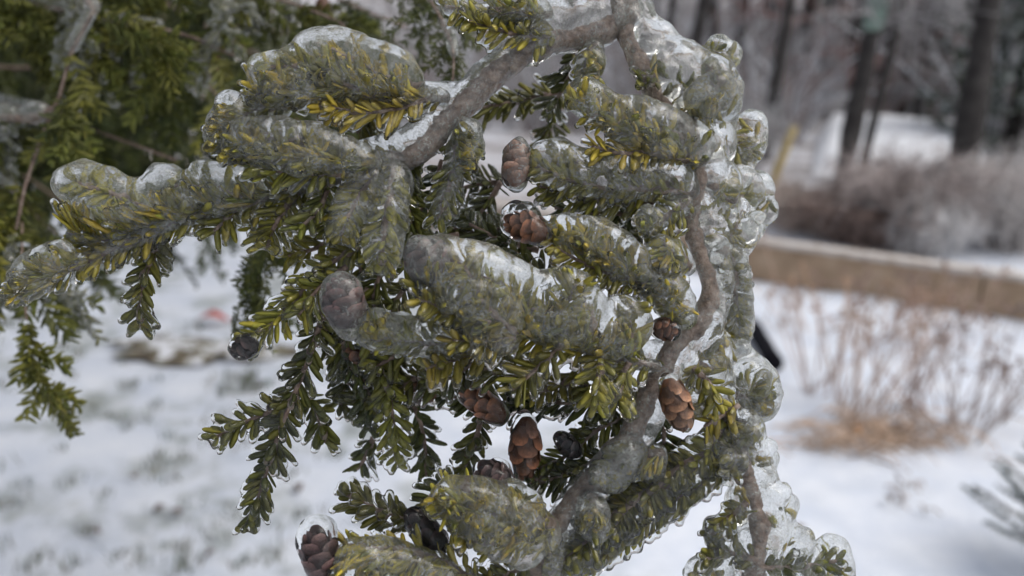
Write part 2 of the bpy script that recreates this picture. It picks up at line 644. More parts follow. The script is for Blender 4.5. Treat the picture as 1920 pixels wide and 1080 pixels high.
# grass blades poking through the thin snow
GRASS = make_tone('lawn_grass', 0.7, 30)
mb = MB()
for k in range(110):
    x, y = rnd.uniform(-20, 700), rnd.uniform(600, 1075)
    if rnd.random() < 0.12:
        x, y = rnd.gauss(450, 40), rnd.gauss(725, 16)
    p = G(x, y)
    for b in range(rnd.randint(5, 14)):
        q = p + np.array((rnd.gauss(0, 0.022), rnd.gauss(0, 0.022), 0))
        h = rnd.uniform(0.012, 0.04)
        dx, dy = rnd.gauss(0, 0.02), rnd.gauss(0, 0.02)
        w = 0.0022
        c = np.array(rnd.choice([(0.05, 0.075, 0.03), (0.09, 0.12, 0.05), (0.16, 0.13, 0.07)])) * rnd.uniform(0.7, 1.2)
        mb.add([(q[0] - w, q[1], 0.0), (q[0] + w, q[1], 0.0), (q[0] + dx * .5 + w * .7, q[1] + dy * .5, h * .7 + .01), (q[0] + dx * .5 - w * .7, q[1] + dy * .5, h * .7 + .01), (q[0] + dx, q[1] + dy, h + .008)],
               [(0, 1, 2, 3), (3, 2, 4)], c)
tag(mb.build('grass', GRASS, kind='stuff'), 'short grass blades poking through the thin snow')

# fallen leaves
LEAF = make_tone('dead_leaf', 0.6, 80)


def leaf(px, py, size, c, label, group=None):
    p = G(px, py)
    a = rnd.uniform(0, 6.28)
    v, f = [], []
    prof = [(0, .05), (.15, .5), (.4, .95), (.6, .8), (.8, .55), (1, .04)]
    for t, w in prof:
        for s in (-1, 0, 1):
            x, y = (t - .5) * size * 1.5, s * w * size * .5
            z = 0.022 + (abs(s) * w * .22 + .12 * math.sin(t * 4)) * size
            v.append((p[0] + x * math.cos(a) - y * math.sin(a), p[1] + x * math.sin(a) + y * math.cos(a), z))
    for i in range(len(prof) - 1):
        for j in range(2):
            f.append((i * 3 + j, i * 3 + j + 1, i * 3 + j + 4, i * 3 + j + 3))
    o = mesh_obj('fallen_leaf', v, f, LEAF, None, True, np.tile(c, (len(v), 1)))
    sm = o.modifiers.new('thickness', 'SOLIDIFY')
    sm.thickness = 0.001
    return tag(o, label, 'leaf', group)


leaf(402, 606, 0.105, (0.34, 0.055, 0.028), 'bright rust red leaf lying on the snowy lawn')
for x, y in ((300, 965), (330, 972), (118, 760), (560, 925), (250, 905), (395, 1050), (180, 1010), (1500, 1000), (1665, 945), (1830, 930)):
    leaf(x, y, rnd.uniform(0.022, 0.035), (0.10, 0.065, 0.05), 'small curled brown leaf lying on the snow', 'curled brown leaves on the snow')

# ------------------------------------------------------------------ timber edging
WOOD = simple('weathered_timber', [(0.25, (0.25, 0.17, 0.105)), (0.55, (0.40, 0.285, 0.19)), (0.8, (0.50, 0.38, 0.28))], 7, 0.7, 0.4, 0.004, 60)
CAPW = simple('frosted_timber', [(0.3, (0.40, 0.33, 0.27)), (0.7, (0.66, 0.62, 0.58))], 14, 0.6, 0.4, 0.004, 50)
E0, E1 = G(1430, 527), G(1930, 604)
ed = unit(np.array((E1[0] - E0[0], E1[1] - E0[1], 0)))
en = np.array((-ed[1], ed[0], 0))
if en[1] < 0:
    en = -en
Mx = np.stack([ed, en, UP], 1)
te = empty('timber_edging', (E0[0], E0[1], 0), 'long low timber edging boards with frosted cap behind the dead flower stalks', 'garden edging')
seam = G(1832, 585)
s_seam = float((np.array((seam[0], seam[1], 0)) - np.array((E0[0], E0[1], 0))) @ ed)
cuts = [s_seam - 2.44 * 3, s_seam - 2.44 * 2, s_seam - 2.44, s_seam, s_seam + 2.44]
for a, b in zip(cuts[:-1], cuts[1:]):
    m_ = E0 * np.array((1, 1, 0)) + ed * (a + b) / 2
    for nm, ln, dp, ht, oy, z, mt in (('plank', b - a - 0.014, 0.042, 0.235, 0.021, 0.117, WOOD), ('cap_board', b - a - 0.010, 0.12, 0.036, 0.04, 0.256, CAPW)):
        mb = MB()
        mb.box(m_ + en * oy + UP * z, ln, dp, ht, Mx)
        o = mb.build(nm, mt, te, smooth=False)
        bv = o.modifiers.new('bevel', 'BEVEL')
        bv.width = 0.005
for s in cuts:
    mb = MB()
    mb.box(E0 * np.array((1, 1, 0)) + ed * s + en * 0.09 + UP * 0.10, 0.08, 0.08, 0.27, Mx)
    mb.build('post', WOOD, te, smooth=False)

# ------------------------------------------------------------------ dry flower stalks in the bed
def dry_clump(px, py, n, h, spread, c, label, heads=True, lean=0.34):
    b = G(px, py)
    t = empty('dry_perennial', (b[0], b[1], 0), label, 'dead plant', 'dead flower stalks in the snowy bed')
    st, hd = MB(), MB()
    for i in range(n):
        p0 = b + np.array((rnd.gauss(0, spread * .35), rnd.gauss(0, spread * .3), -0.01))
        hh = h * rnd.uniform(0.55, 1.1)
        d = np.array((rnd.gauss(0, lean), rnd.gauss(0, lean), 1.0)) * hh
        p1 = p0 + d * 0.5 + np.array((rnd.gauss(0, .012), rnd.gauss(0, .012), 0))
        p2 = p0 + d
        cc = np.array(c) * rnd.uniform(0.75, 1.25)
        st.tube([p0, p1, p2], [0.0036, 0.0030, 0.0022], 4, cc)
        for k in range(rnd.randint(1, 3)):
            q = p1 + (p2 - p1) * rnd.uniform(0.1, 0.9)
            e = q + np.array((rnd.gauss(0, .05), rnd.gauss(0, .05), rnd.uniform(.03, .09)))
            st.tube([q, e], [0.0018, 0.001], 3, cc, False)
            if heads and rnd.random() < 0.7:
                for m_ in range(4):
                    g = e + nr.standard_normal(3) * 0.008
                    hd.tube([g - UP * .006, g, g + UP * .006], [0.001, rnd.uniform(.004, .007), 0.001], 5, cc * 0.8)
        for m_ in range(4 if heads else 0):
            g = p2 + nr.standard_normal(3) * 0.010
            hd.tube([g - UP * .008, g, g + UP * .008], [0.001, rnd.uniform(.007, .013), 0.001], 5, cc * rnd.uniform(.6, 1))
    st.build('stalk_bundle', STRAW, t, kind='stuff')
    if hd.v:
        hd.build('seed_heads', STRAW, t, kind='stuff')
    return t


TAN, PINK, GREYB = (0.52, 0.345, 0.235), (0.46, 0.315, 0.25), (0.38, 0.29, 0.25)
for a in ((1530, 735, 11, 0.62, 0.16, PINK, 'tall sparse pinkish dead stalks at the bough end of the bed'),
          (1610, 785, 17, 0.60, 0.20, TAN, 'dense tan dead stalks rising over the collapsed straw'),
          (1720, 775, 18, 0.62, 0.22, PINK, 'thick brownish dead stalks with dark heads in mid bed'),
          (1790, 800, 14, 0.55, 0.24, GREYB, 'grey brown dead stalks leaning over the snow'),
          (1870, 790, 13, 0.42, 0.24, GREYB, 'short thin grey dead stalks below the board seam'),
          (1650, 640, 13, 0.42, 0.30, GREYB, 'low grey dead stalks just in front of the timber board'),
          (1480, 610, 10, 0.30, 0.16, TAN, 'few short tan stalks beside the black pipe'),
          (1800, 660, 11, 0.35, 0.30, PINK, 'faint pink stalks scattered against the timber board')):
    dry_clump(*a)
# collapsed straw
b = G(1650, 835)
t = empty('collapsed_straw', (b[0], b[1], 0), 'collapsed heap of tan straw leaves lying on the snow', 'dead plant')
mb = MB()
for i in range(170):
    p = G(rnd.gauss(1650, 75), rnd.gauss(830, 16))
    a = rnd.gauss(-0.35, 0.5) + (math.pi if rnd.random() < .5 else 0)
    L = rnd.uniform(.08, .26)
    d = np.array((math.cos(a), math.sin(a), 0))
    h = rnd.uniform(.01, .09)
    mb.tube([p + UP * .01, p + d * L * .35 + UP * h, p + d * L * .75 + UP * h * .8, p + d * L + UP * .008], [.003, .004, .0035, .001], 3,
            np.array((0.68, 0.50, 0.37)) * rnd.uniform(.55, 1.2))
for i in range(16):
    p = G(rnd.gauss(1705, 14), rnd.uniform(880, 960))
    d = np.array((rnd.gauss(0, .3), rnd.uniform(-1, 1), 0))
    mb.tube([p + UP * .006, p + d * .05 + UP * .02, p + d * .1 + UP * .006], .003, 3, np.array((0.40, 0.29, 0.22)) * rnd.uniform(.6, 1.1))
mb.build('straw_blades', STRAW, t, kind='stuff')
mb = MB()
p = G(1602, 832)
for k in range(5):
    q = p + np.array((rnd.gauss(0, .01), rnd.gauss(0, .01), .06 + rnd.gauss(0, .008)))
    mb.tube([q - UP * .014, q, q + UP * .014], [.002, .013, .002], 6, (0.48, 0.21, 0.05))
mb.build('seed_pod', STRAW, t)

# black pipe end lying in the bed, partly behind the bough
BLK = simple('black_plastic', [(0.3, (0.004, 0.004, 0.006)), (0.7, (0.009, 0.008, 0.012))], 40, 0.8, 0.1, 0.001, None, 0.1)
p0, p1 = G(1402, 606, 0.06), G(1452, 682, 0.04)
mb = MB()
path, _ = spline([p0 + np.array((-.12, .1, -.07)), p0, (p0 + p1) / 2 + UP * .012, p1], 14)
mb.tube(path, [.042] * 12 + [.046, .046], 12)
tag(mb.build('garden_pipe', BLK), 'bent black plastic pipe lying on the snow behind the bough', 'pipe')

# yellow marker stake
YEL = simple('yellow_plastic', [(0.3, (0.42, 0.30, 0.06)), (0.7, (0.55, 0.40, 0.10))], 12, 0.5, 0.1, 0.001)
b = G(1447, 345)
dist = np.linalg.norm(b[:2])
top = P(1490, 236, (CR.T @ (b - CAM))[2] * -1)
mb = MB()
mb.tube([b - UP * .1, b, (b + top) / 2, top - (top - b) * .02, top], [.045, .045, .045, .045, .02], 10)
tag(mb.build('marker_stake', YEL), 'leaning yellow plastic marker stake at the edge of the wood', 'stake')


# ------------------------------------------------------------------ bushes and trees of the wood
def grow(mb, p, d, L, r, depth, c, wander=0.25, kids=3, sides=5, droop=0.0, minr=0.004):
    n = 4
    pts, q = [p], p.copy()
    dd = d.copy()
    for i in range(n):
        dd = unit(dd + wander * nr.standard_normal(3) * 0.5 - UP * droop)
        q = q + dd * L / n
        pts.append(q)
    rad = np.linspace(r, max(minr, r * 0.45), n + 1)
    mb.tube(pts, rad, sides if depth > 1 else 3, np.array(c) * rnd.uniform(.8, 1.2), False)
    if depth > 0:
        for k in range(kids):
            i = rnd.randint(1, n)
            nd = unit(dd + 0.85 * nr.standard_normal(3))
            grow(mb, np.array(pts[i]), nd, L * rnd.uniform(.5, .75), max(minr, r * .5), depth - 1, c, wander, kids, sides, droop, minr)


def bush_mesh(n, h, w, c, seed_droop):
    mb = MB()
    for i in range(n):
        a = rnd.uniform(0, 6.28)
        s = rnd.uniform(0, 1) ** .7
        d = np.array((math.cos(a) * s * w, math.sin(a) * s * w, h)) * rnd.uniform(.7, 1.1)
        p = np.array((rnd.gauss(0, .08), rnd.gauss(0, .08), -.02))
        tip = p + d + np.array((math.cos(a) * .2 * w, math.sin(a) * .2 * w, -seed_droop * h * s))
        mid = p + d * .62 + UP * .15 * h * s + nr.standard_normal(3) * .03
        cc = np.array(c) * rnd.uniform(.7, 1.3)
        pts, _ = spline([p, mid, tip], 6)
        mb.tube(pts, np.linspace(.008, .0035, 6), 3, cc, False)
        for k in range(5):
            q = pts[rnd.randint(2, 5)]
            mb.tube([q, q + nr.standard_normal(3) * .07 - UP * .03, q + nr.standard_normal(3) * .12 - UP * .07], [.004, .0035, .002], 3, cc * 1.1, False)
    return mb


BR = (0.20, 0.165, 0.15)
for px, py, n, h, w, c, dr, lab in ((1690, 462, 220, .78, .66, (.42, .36, .34), .25, 'rounded grey brown bare bush behind the timber board'),
                                    (1730, 478, 120, .62, .30, (.78, .76, .75), .55, 'pale weeping iced bush hanging over the timber board'),
                                    (1880, 468, 200, .84, .58, (.66, .62, .60), .5, 'arching pale grey bush at the seam of the timber edging'),
                                    (1600, 458, 130, .42, .50, (.26, .19, .165), .2, 'low dark brown bush at the foot of the twin trunks'),
                                    (1500, 430, 90, .42, .50, (.52, .44, .39), .3, 'small tan bush at the bough end of the timber board'),
                                    (1935, 440, 110, .75, .5, (.6, .58, .58), .4, 'grey bush beyond the big trunk'),
                                    (1385, 350, 120, 1.05, .6, (.5, .49, .49), .35, 'pale iced bush next to the yellow stake')):
    b = G(px, py)
    t = empty('bare_bush', (b[0], b[1], 0), lab, 'bush', 'bare bushes behind the timber edging')
    m_ = bush_mesh(n, h, w, c, dr)
    m_.v = [q + np.array((b[0], b[1], 0), dtype=np.float32) for q in m_.v]
    m_.build('twigs', TWIGGY, t, kind='stuff')


def trunk_tree(name, pts, rads, lab, cat='tree', branches=8, group=None):
    t = empty(name, tuple(pts[0]), lab, cat, group)
    mb = MB()
    path, L = spline(pts, 26)
    rr = np.interp(np.linspace(0, 1, 26), np.linspace(0, 1, len(rads)), rads)
    rr = rr * (1 + .06 * nr.standard_normal(26))
    mb.tube(path, rr, 12)
    mb.build('trunk', TRUNK, t)
    cr = MB()
    for i in range(branches):
        k = rnd.randint(7, 25)
        d = unit(np.array((rnd.gauss(0, 1), rnd.gauss(0, 1), .35)))
        grow(cr, path[k], d, rnd.uniform(.7, 1.8), rr[k] * .3, 2, (.34, .325, .33), .3, 4, 5, .04, .005)
    cr.build('crown', TWIGGY, t, kind='stuff')
    return t, path


def vert_tree(base_px, top_px, w_px, lab, h=6.5, branches=9, group='dark trunks beyond the bushes'):
    b = G(*base_px)
    d = -(CR.T @ (b - CAM))[2]
    q = P(*top_px, d)
    dr = q - b
    top = b + dr * (h / dr[2])
    r = w_px / FPX * d / 2
    b2 = b - UP * .1
    return trunk_tree('bare_tree', [b2, b + dr * .3, b + dr * .75 + np.array((.02, 0, 0)), (b + top) / 2, top], [r * 1.35, r * 1.02, r * .97, r * .8, r * .35], lab, 'tree', branches, group)


T1, path1 = vert_tree((1572, 385), (1640, 0), 30, 'dark slender tree trunk with green nest box')
vert_tree((1607, 360), (1690, 0), 16, 'thin trunk twinned with the nest box tree')
T2, path2 = vert_tree((1800, 352), (1852, 0), 43, 'thick dark tree trunk at the end of the snow drift', 8)
vert_tree((1432, 300), (1478, 0), 20, 'narrow brown trunk beside the yellow stake')
vert_tree((1250, 290), (1320, 0), 26, 'dark trunk rising behind the top of the iced bough')

# green nest box on the slender trunk
GRN = simple('green_paint', [(0.3, (0.16, 0.22, 0.19)), (0.7, (0.22, 0.29, 0.25))], 20, 0.6, 0.1, 0.002)
dT = -(CR.T @ (path1[2] - CAM))[2]
bc = P(1641, 24, dT - .12)
nb = empty('nest_box', tuple(bc - UP * .2), 'pale green wooden nest box fixed to the slender dark trunk', 'nest box')
for nm, dz, sx, sy, sz in (('box_body', 0, .15, .15, .34), ('box_roof', .185, .20, .20, .025)):
    mb = MB()
    mb.box(bc + UP * dz, sx, sy, sz)
    mb.build(nm, GRN, nb, smooth=False)
mb = MB()
a = np.linspace(0, 2 * math.pi, 14, endpoint=False)
mb.tube([bc + np.array((0, -.074, .06)), bc + np.array((0, -.0775, .06))], .022, 14)
mb.build('entrance_hole', BLK, nb)


def bare_tree_proto(seed, red=False):
    rs = rnd.random()
    h = rnd.uniform(6, 9)
    tr, cr = MB(), MB()
    lean = np.array((rnd.gauss(.02, .05), rnd.gauss(0, .04), 1))
    pts, _ = spline([np.array((0, 0, -.3)), lean * h * .35 + np.array((.08, 0, 0)), lean * h], 10)
    r = rnd.uniform(.05, .13)
    rr = np.linspace(r, r * .25, 10)
    tr.tube(pts, rr, 8)
    c = (.46, .455, .47) if not red else (.34, .21, .19)
    for i in range(16):
        k = rnd.randint(1, 9)
        d = unit(np.array((rnd.gauss(0, 1), rnd.gauss(0, 1), .5)))
        grow(cr, pts[k], d, rnd.uniform(.8, 2.0), rr[k] * .4, 2, c, .35, 4, 4, .05, .008)
    return tr, cr


def far_tree(i, src, loc, lab, grp, sc, rz):
    t = empty('forest_tree', loc, lab, 'tree', grp)
    t.rotation_euler = (0, 0, rz)
    t.scale = (sc, sc, sc)
    for o in src:
        c = o.copy()
        col.objects.link(c)
        c.parent = t
        c.matrix_parent_inverse = Matrix.Identity(4)
    return t


srcs = []
for k in range(5):
    tr, cr = bare_tree_proto(k, k == 4)
    a, b = tr.build('trunk', TRUNK), cr.build('crown', TWIGGY, kind='stuff')
    srcs.append((a, b))
for k in range(46):
    px = rnd.uniform(760, 2050) if k > 18 else rnd.uniform(1180, 2000)
    dist = rnd.uniform(15, 44) if k > 12 else rnd.uniform(17, 24)
    b = CAM + CR @ np.array(((px - 960) / FPX, .27, -1)) * dist
    s = rnd.randrange(5)
    z = float(hill(b[0], b[1]))
    lab = 'reddish bare tree in the wood behind the snow drift' if s == 4 else 'bare grey iced tree in the wood behind the garden'
    far_tree(k, srcs[s], (b[0], b[1], z), lab, 'reddish bare trees of the wood' if s == 4 else 'bare grey trees of the wood', rnd.uniform(.8, 1.25), rnd.uniform(0, 6.28))
for a, b in srcs:
    bpy.data.objects.remove(a)
    bpy.data.objects.remove(b)

# brush under the wood: one mass of iced twigs
mb = MB()
for k in range(1500):
    px = rnd.uniform(700, 2050)
    dist = rnd.uniform(13.5, 34)
    b = CAM + CR @ np.array(((px - 960) / FPX, .27, -1)) * dist
    if 1530 < px < 1830 and dist < 18:
        continue
    z = float(hill(b[0], b[1]))
    c = np.array(rnd.choice([(.50, .495, .51), (.38, .365, .37), (.78, .80, .84), (.28, .21, .195)])) * rnd.uniform(.8, 1.15)
    base = np.array((b[0], b[1], z - .05))
    for m_ in range(5):
        d = np.array((rnd.gauss(0, .35), rnd.gauss(0, .35), 1)) * rnd.uniform(.6, 2.4)
        mid = base + d * .6
        mb.tube([base, mid, base + d + np.array((rnd.gauss(0, .3), rnd.gauss(0, .3), -.25))], [.016, .013, .008], 3, c, False)
tag(mb.build('undergrowth', TWIGGY, kind='stuff'), 'grey mass of iced undergrowth filling the wood')


# evergreens in the wood
def evergreen(px, dist, h, w, lab, dens=260, z=None):
    b = CAM + CR @ np.array(((px - 960) / FPX, .27, -1)) * dist
    z = float(hill(b[0], b[1])) if z is None else z
    t = empty('evergreen_tree', (b[0], b[1], z), lab, 'tree', 'evergreens in the wood')
    base = np.array((b[0], b[1], z))
    mb = MB()
    mb.tube([base - UP * .2, base + UP * h * .5, base + UP * h], [h * .022, h * .015, .01], 8)
    mb.build('trunk', TRUNK, t)
    cr = MB()
    for i in range(dens):
        tt = rnd.uniform(.04, .97)
        a = rnd.uniform(0, 6.28)
        L = w * (1 - tt) ** .8 * rnd.uniform(.6, 1.1)
        d = np.array((math.cos(a), math.sin(a), -.22))
        p = base + UP * h * tt
        for k in range(14):
            s = rnd.uniform(.25, 1)
            q = p + d * L * s + nr.standard_normal(3) * .05
            e = q + unit(d + .7 * nr.standard_normal(3)) * rnd.uniform(.1, .22)
            iced = rnd.random() < .38
            c = np.array((.30, .33, .32) if iced else rnd.choice([(.035, .055, .035), (.06, .075, .04), (.045, .06, .05)])) * rnd.uniform(.8, 1.2)
            sd_ = unit(np.cross(e - q, nr.standard_normal(3))) * .035
            cr.add([q - sd_ * .4, q + sd_ * .4, e + sd_, e - sd_, e + (e - q) * .3], [(0, 1, 2, 3), (3, 2, 4)], c)
    cr.build('crown', NEEDLE, t, kind='stuff')


evergreen(1735, 21.5, 2.9, 1.0, 'small dark pine standing on the snow drift crest')
evergreen(1930, 13.5, 5.5, 1.6, 'dark green conifer behind the thick trunk', 320)
evergreen(1660, 24, 5.5, 1.3, 'dark narrow evergreen between the twin trunks and the thick trunk', 240)
evergreen(1900, 24, 7, 2.0, 'broad dark evergreen behind the arching bush', 260)
evergreen(1560, 27, 7, 1.9, 'tall dull evergreen deep in the wood')
evergreen(1820, 33, 9, 2.4, 'bluish tall evergreen far back in the wood')
evergreen(1010, 30, 8, 2.2, 'evergreen glimpsed between the hemlock branches')

# little blue spruce at the right
b = G(1985, 1075)
t = empty('young_spruce', (b[0], b[1], 0), 'young blue green spruce with snow at its foot', 'tree')
mb = MB()
mb.tube([np.array((b[0], b[1], -.03)), np.array((b[0] + .01, b[1], .25)), np.array((b[0], b[1], .52))], [.014, .010, .003], 8)
mb.build('trunk', BARK, t)
rows, br = [], MB()
for i in range(60):
    tt = i / 60
    a = i * 2.4
    L = .26 * (1 - tt) + .05
    p = np.array((b[0], b[1], .06 + .44 * tt))
    d = np.array((math.cos(a), math.sin(a), .18))
    pts, LL = spline([p, p + d * L * .5 + UP * .01, p + d * L + UP * .05], 12)
    br.tube(pts, np.linspace(.004, .0015, 12), 4)
    rows += make_shoot_needles(pts, LL, .019, .0026, {'blue': 1.5, 'dark': .4}, UP, 3, .06, 62, .0022, .6)
br.build('branches', BARK, t, kind='stuff')
needle_mesh_many('needles', rows, t, PROTO_DEEP)


# ------------------------------------------------------------------ the hemlock the bough belongs to (behind, left)
TB = P(-420, 300, 1.25)
tree = empty('hemlock_tree', (TB[0], TB[1], 0), 'dark dense hemlock tree with iced sprays behind the bough', 'tree')
mb = MB()
tp, _ = spline([(TB[0] - .02, TB[1], -.05), (TB[0], TB[1], .8), (TB[0] + .02, TB[1] + .01, 1.7), (TB[0] + .03, TB[1], 2.8)], 24)
mb.tube(tp, np.linspace(.085, .045, 24) * (1 + .04 * nr.standard_normal(24)), 14)
mb.build('trunk', BARK, tree)


def trunk_at(z):
    return np.array((TB[0] + .01, TB[1], z))


MIXES = {'a': {'olive': 4.5, 'green': 4, 'dark': 1, 'yellow': .3}, 'b': {'olive': 2, 'green': 4, 'dark': 3}, 'c': {'dark': 4, 'green': 3},
         'y': {'yellow': 2, 'olive': 5, 'green': 1.5}, 'yy': {'yellow': 4, 'olive': 4, 'green': .5}, 'w': {'olive': 5, 'yellow': 2, 'green': 2}}


def spray_source(mix, ln, spacing, rows_n, width, with_ice):
    """one hanging spray in its own frame: x along the twig, z its upper side"""
    ex, ez = np.array((1.0, 0, 0)), np.array((0, 0, 1.0))
    pts, SL = spline([(0, 0, 0), (ln * .5, rnd.gauss(0, .006), .003), (ln, rnd.gauss(0, .01), -ln * .16)], 14)
    rows = make_shoot_needles(pts, SL, .0118, spacing, MIXES[mix], ez, rows_n, .03, 60, width, .3)
    for fr in (.3, .55):
        for sgn in (-1, 1):
            if rnd.random() < .6:
                p0 = pts[int(fr * 13)]
                q, QL = spline([p0, p0 + np.array((ln * .22, sgn * ln * .2, -.004))], 8)
                rows += make_shoot_needles(q, QL, .0105, spacing, MIXES[mix], ez, rows_n, .1, 60, width, .3)
    ice = None
    if with_ice:
        prims = []
        for j in range(2, 13):
            rr = rnd.uniform(.0022, .0055)
            prims.append((*(pts[j] + ez * rr * .6), *(pts[j] + ez * rr * .6), rr, rr))
        for rw in rows[::2]:
            prims.append((*(rw[0] + rw[1] * rw[4] * .2), *(rw[0] + rw[1] * rw[4] * 1.04), .0012, .0017))
        ice = ice_mesh(prims, .0013, .0009, .0003)
    return pts, rows, ice


def rows_arrays(rows, protos):
    V, F, C, n = [], [], [], 0
    for pos, X, Y, Z, L, W, tone, k in rows:
        pv, pf = protos[k % len(protos)]
        V.append(pos + pv[:, :1] * L * X + pv[:, 1:2] * W * Y + pv[:, 2:] * (W * 1.6) * Z)
        F.append(np.array(pf) + n)
        C.append(np.tile(tone, (len(pv), 1)))
        n += len(pv)
    return np.concatenate(V), np.concatenate(F), np.concatenate(C)


SPRAYS, DEEP = {}, {}
for mx_ in ('a', 'b', 'w', 'c'):
    SPRAYS[mx_] = []
    for k in range(4):
        pts, rows, ice = spray_source(mx_, rnd.uniform(.06, .10), .0031, 3, .00135, k % 2 == 0)
        V, F, C = rows_arrays(rows, PROTO_FAR)
        C = C * np.array((.48, .55, .6))          # the tree's own shade is darkened into its needle colours
        me = mesh_obj('spray', V, F, NEEDLE, None, True, C)
        im = None
        if ice:
            io = mesh_obj('ice_coat', ice[0], np.ascontiguousarray(ice[1]), ICE_FAR)
            im = io.data
            bpy.data.objects.remove(io)
        Vd, Fd, Cd = rows_arrays(rows, PROTO_DEEP)
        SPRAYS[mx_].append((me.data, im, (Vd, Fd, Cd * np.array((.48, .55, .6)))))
        bpy.data.objects.remove(me)
    DEEP[mx_] = [(V, F, C * np.array((.48, .55, .6))) for V, F, C in (rows_arrays(spray_source(mx_, rnd.uniform(.09, .15), .0042, 3, .0020, False)[1], PROTO_DEEP) for k in range(5))]  # same self-shade painted into the deep sprays


SPRAY_COUNT = [0]


def tree_bough(path_pts, r0, sprays, mix, deep=False, iced=.5, sc=1.0, down=1.0):
    """a bough of the tree: wood, hanging sprays of needles and their ice"""
    pts, LL = spline(path_pts, 40)
    wood, groups = MB(), []
    wood.tube(pts, np.linspace(r0, r0 * .3, 40) * .7, 8)
    bo = wood.build('bough', BARK, tree)
    if not deep:
        for k in range(6, 34, 5):
            if rnd.random() < iced:
                rr = r0 * np.interp(k, (0, 40), (1, .4)) + .0015
                groups.append([(*(pts[k + j] + UP * rr * .5), *(pts[k + j + 1] + UP * rr * .5), rr, rr) for j in range(4)])
        if groups:
            tag(ice_many('ice_coat', groups, .0014, .0011, ICE_FAR, bo, .0003), kind='stuff')
    DV, DF, DC, dn = [], [], [], 0
    for i in range(sprays):
        k = rnd.randint(7, 39)
        p = pts[k]
        tg = unit(pts[min(k + 1, 39)] - pts[k - 1])
        side = unit(cross(tg, UP)) * rnd.choice((-1, 1))
        X = unit(tg * rnd.uniform(.1, 1) + side * rnd.uniform(.1, 1) - UP * rnd.uniform(.1, 1.1) * down)
        Zr = UP * .6 + TOCAM * .7 + .4 * nr.standard_normal(3)
        Z = unit(Zr - X * (Zr @ X))
        Y = cross(Z, X)
        M3 = np.stack([X, Y, Z], 1) * sc * rnd.uniform(.8, 1.15)
        if deep:
            V, F, C = rnd.choice(DEEP[mix])
            DV.append(V @ M3.T + p)
            DF.append(F + dn)
            DC.append(C)
            dn += len(V)
        else:
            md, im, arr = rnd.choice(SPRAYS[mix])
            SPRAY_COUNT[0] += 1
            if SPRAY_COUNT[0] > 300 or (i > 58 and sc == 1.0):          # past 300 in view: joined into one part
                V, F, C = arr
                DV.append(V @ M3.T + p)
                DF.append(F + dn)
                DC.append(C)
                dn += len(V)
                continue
            M = Matrix([[*M3[r_], p[r_]] for r_ in range(3)] + [[0, 0, 0, 1]])
            o = link(bpy.data.objects.new('spray', md))
            set_parent(o, bo)
            o.matrix_basis = M
            if im is not None and rnd.random() < iced:
                c = link(bpy.data.objects.new('spray_ice', im))
                set_parent(c, bo)
                c.matrix_basis = M
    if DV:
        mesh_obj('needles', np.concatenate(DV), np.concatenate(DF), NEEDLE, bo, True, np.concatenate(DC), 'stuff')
    return bo


def bpath(*pp):
    return [P(x, y, d * .8 if d < .99 else d) for x, y, d in pp]


tree_bough([trunk_at(1.75), *bpath((-150, -220, .95), (150, -30, .72), (128, 110, .70), (105, 200, .70), (60, 300, .70), (30, 430, .68))], .0045, 70, 'a')
tree_bough([P(108, 205, .56), *bpath((60, 222, .71), (0, 222, .72), (-90, 240, .74))], .005, 14, 'a', iced=.9)
tree_bough([trunk_at(1.7), *bpath((-100, -60, .85), (120, 20, .78), (330, 60, .74), (480, 130, .74), (560, 230, .75))], .0045, 74, 'a')
tree_bough([trunk_at(1.9), *bpath((0, -240, .9), (260, -120, .8), (460, -20, .76), (620, 30, .76), (690, 110, .78))], .0045, 74, 'a', iced=.3)
tree_bough([trunk_at(1.5), *bpath((-120, 150, .95), (80, 210, .85), (220, 260, .80), (330, 300, .78))], .005, 44, 'b', iced=.4)
tree_bough([trunk_at(1.35), *bpath((-160, 330, .85), (0, 340, .74), (40, 400, .70), (40, 500, .66), (50, 600, .64))], .003, 30, 'w', sc=.8)
tree_bough([trunk_at(1.3), *bpath((-200, 380, .80), (-30, 430, .72), (20, 480, .68), (40, 560, .66))], .003, 40, 'a', sc=.75, iced=.2)
tree_bough([trunk_at(1.45), *bpath((-200, 260, 1.0), (0, 330, .95), (60, 400, .92), (110, 440, .9))], .004, 26, 'b', iced=.3)
tree_bough([trunk_at(2.0), *bpath((160, -300, 1.0), (420, -120, .95), (640, 0, .95), (760, 50, .95))], .006, 40, 'c', iced=.25)
tree_bough([trunk_at(1.75), *bpath((-50, -100, .9), (200, 20, .86), (350, 120, .85), (470, 250, .86))], .0045, 60, 'b', iced=.3)
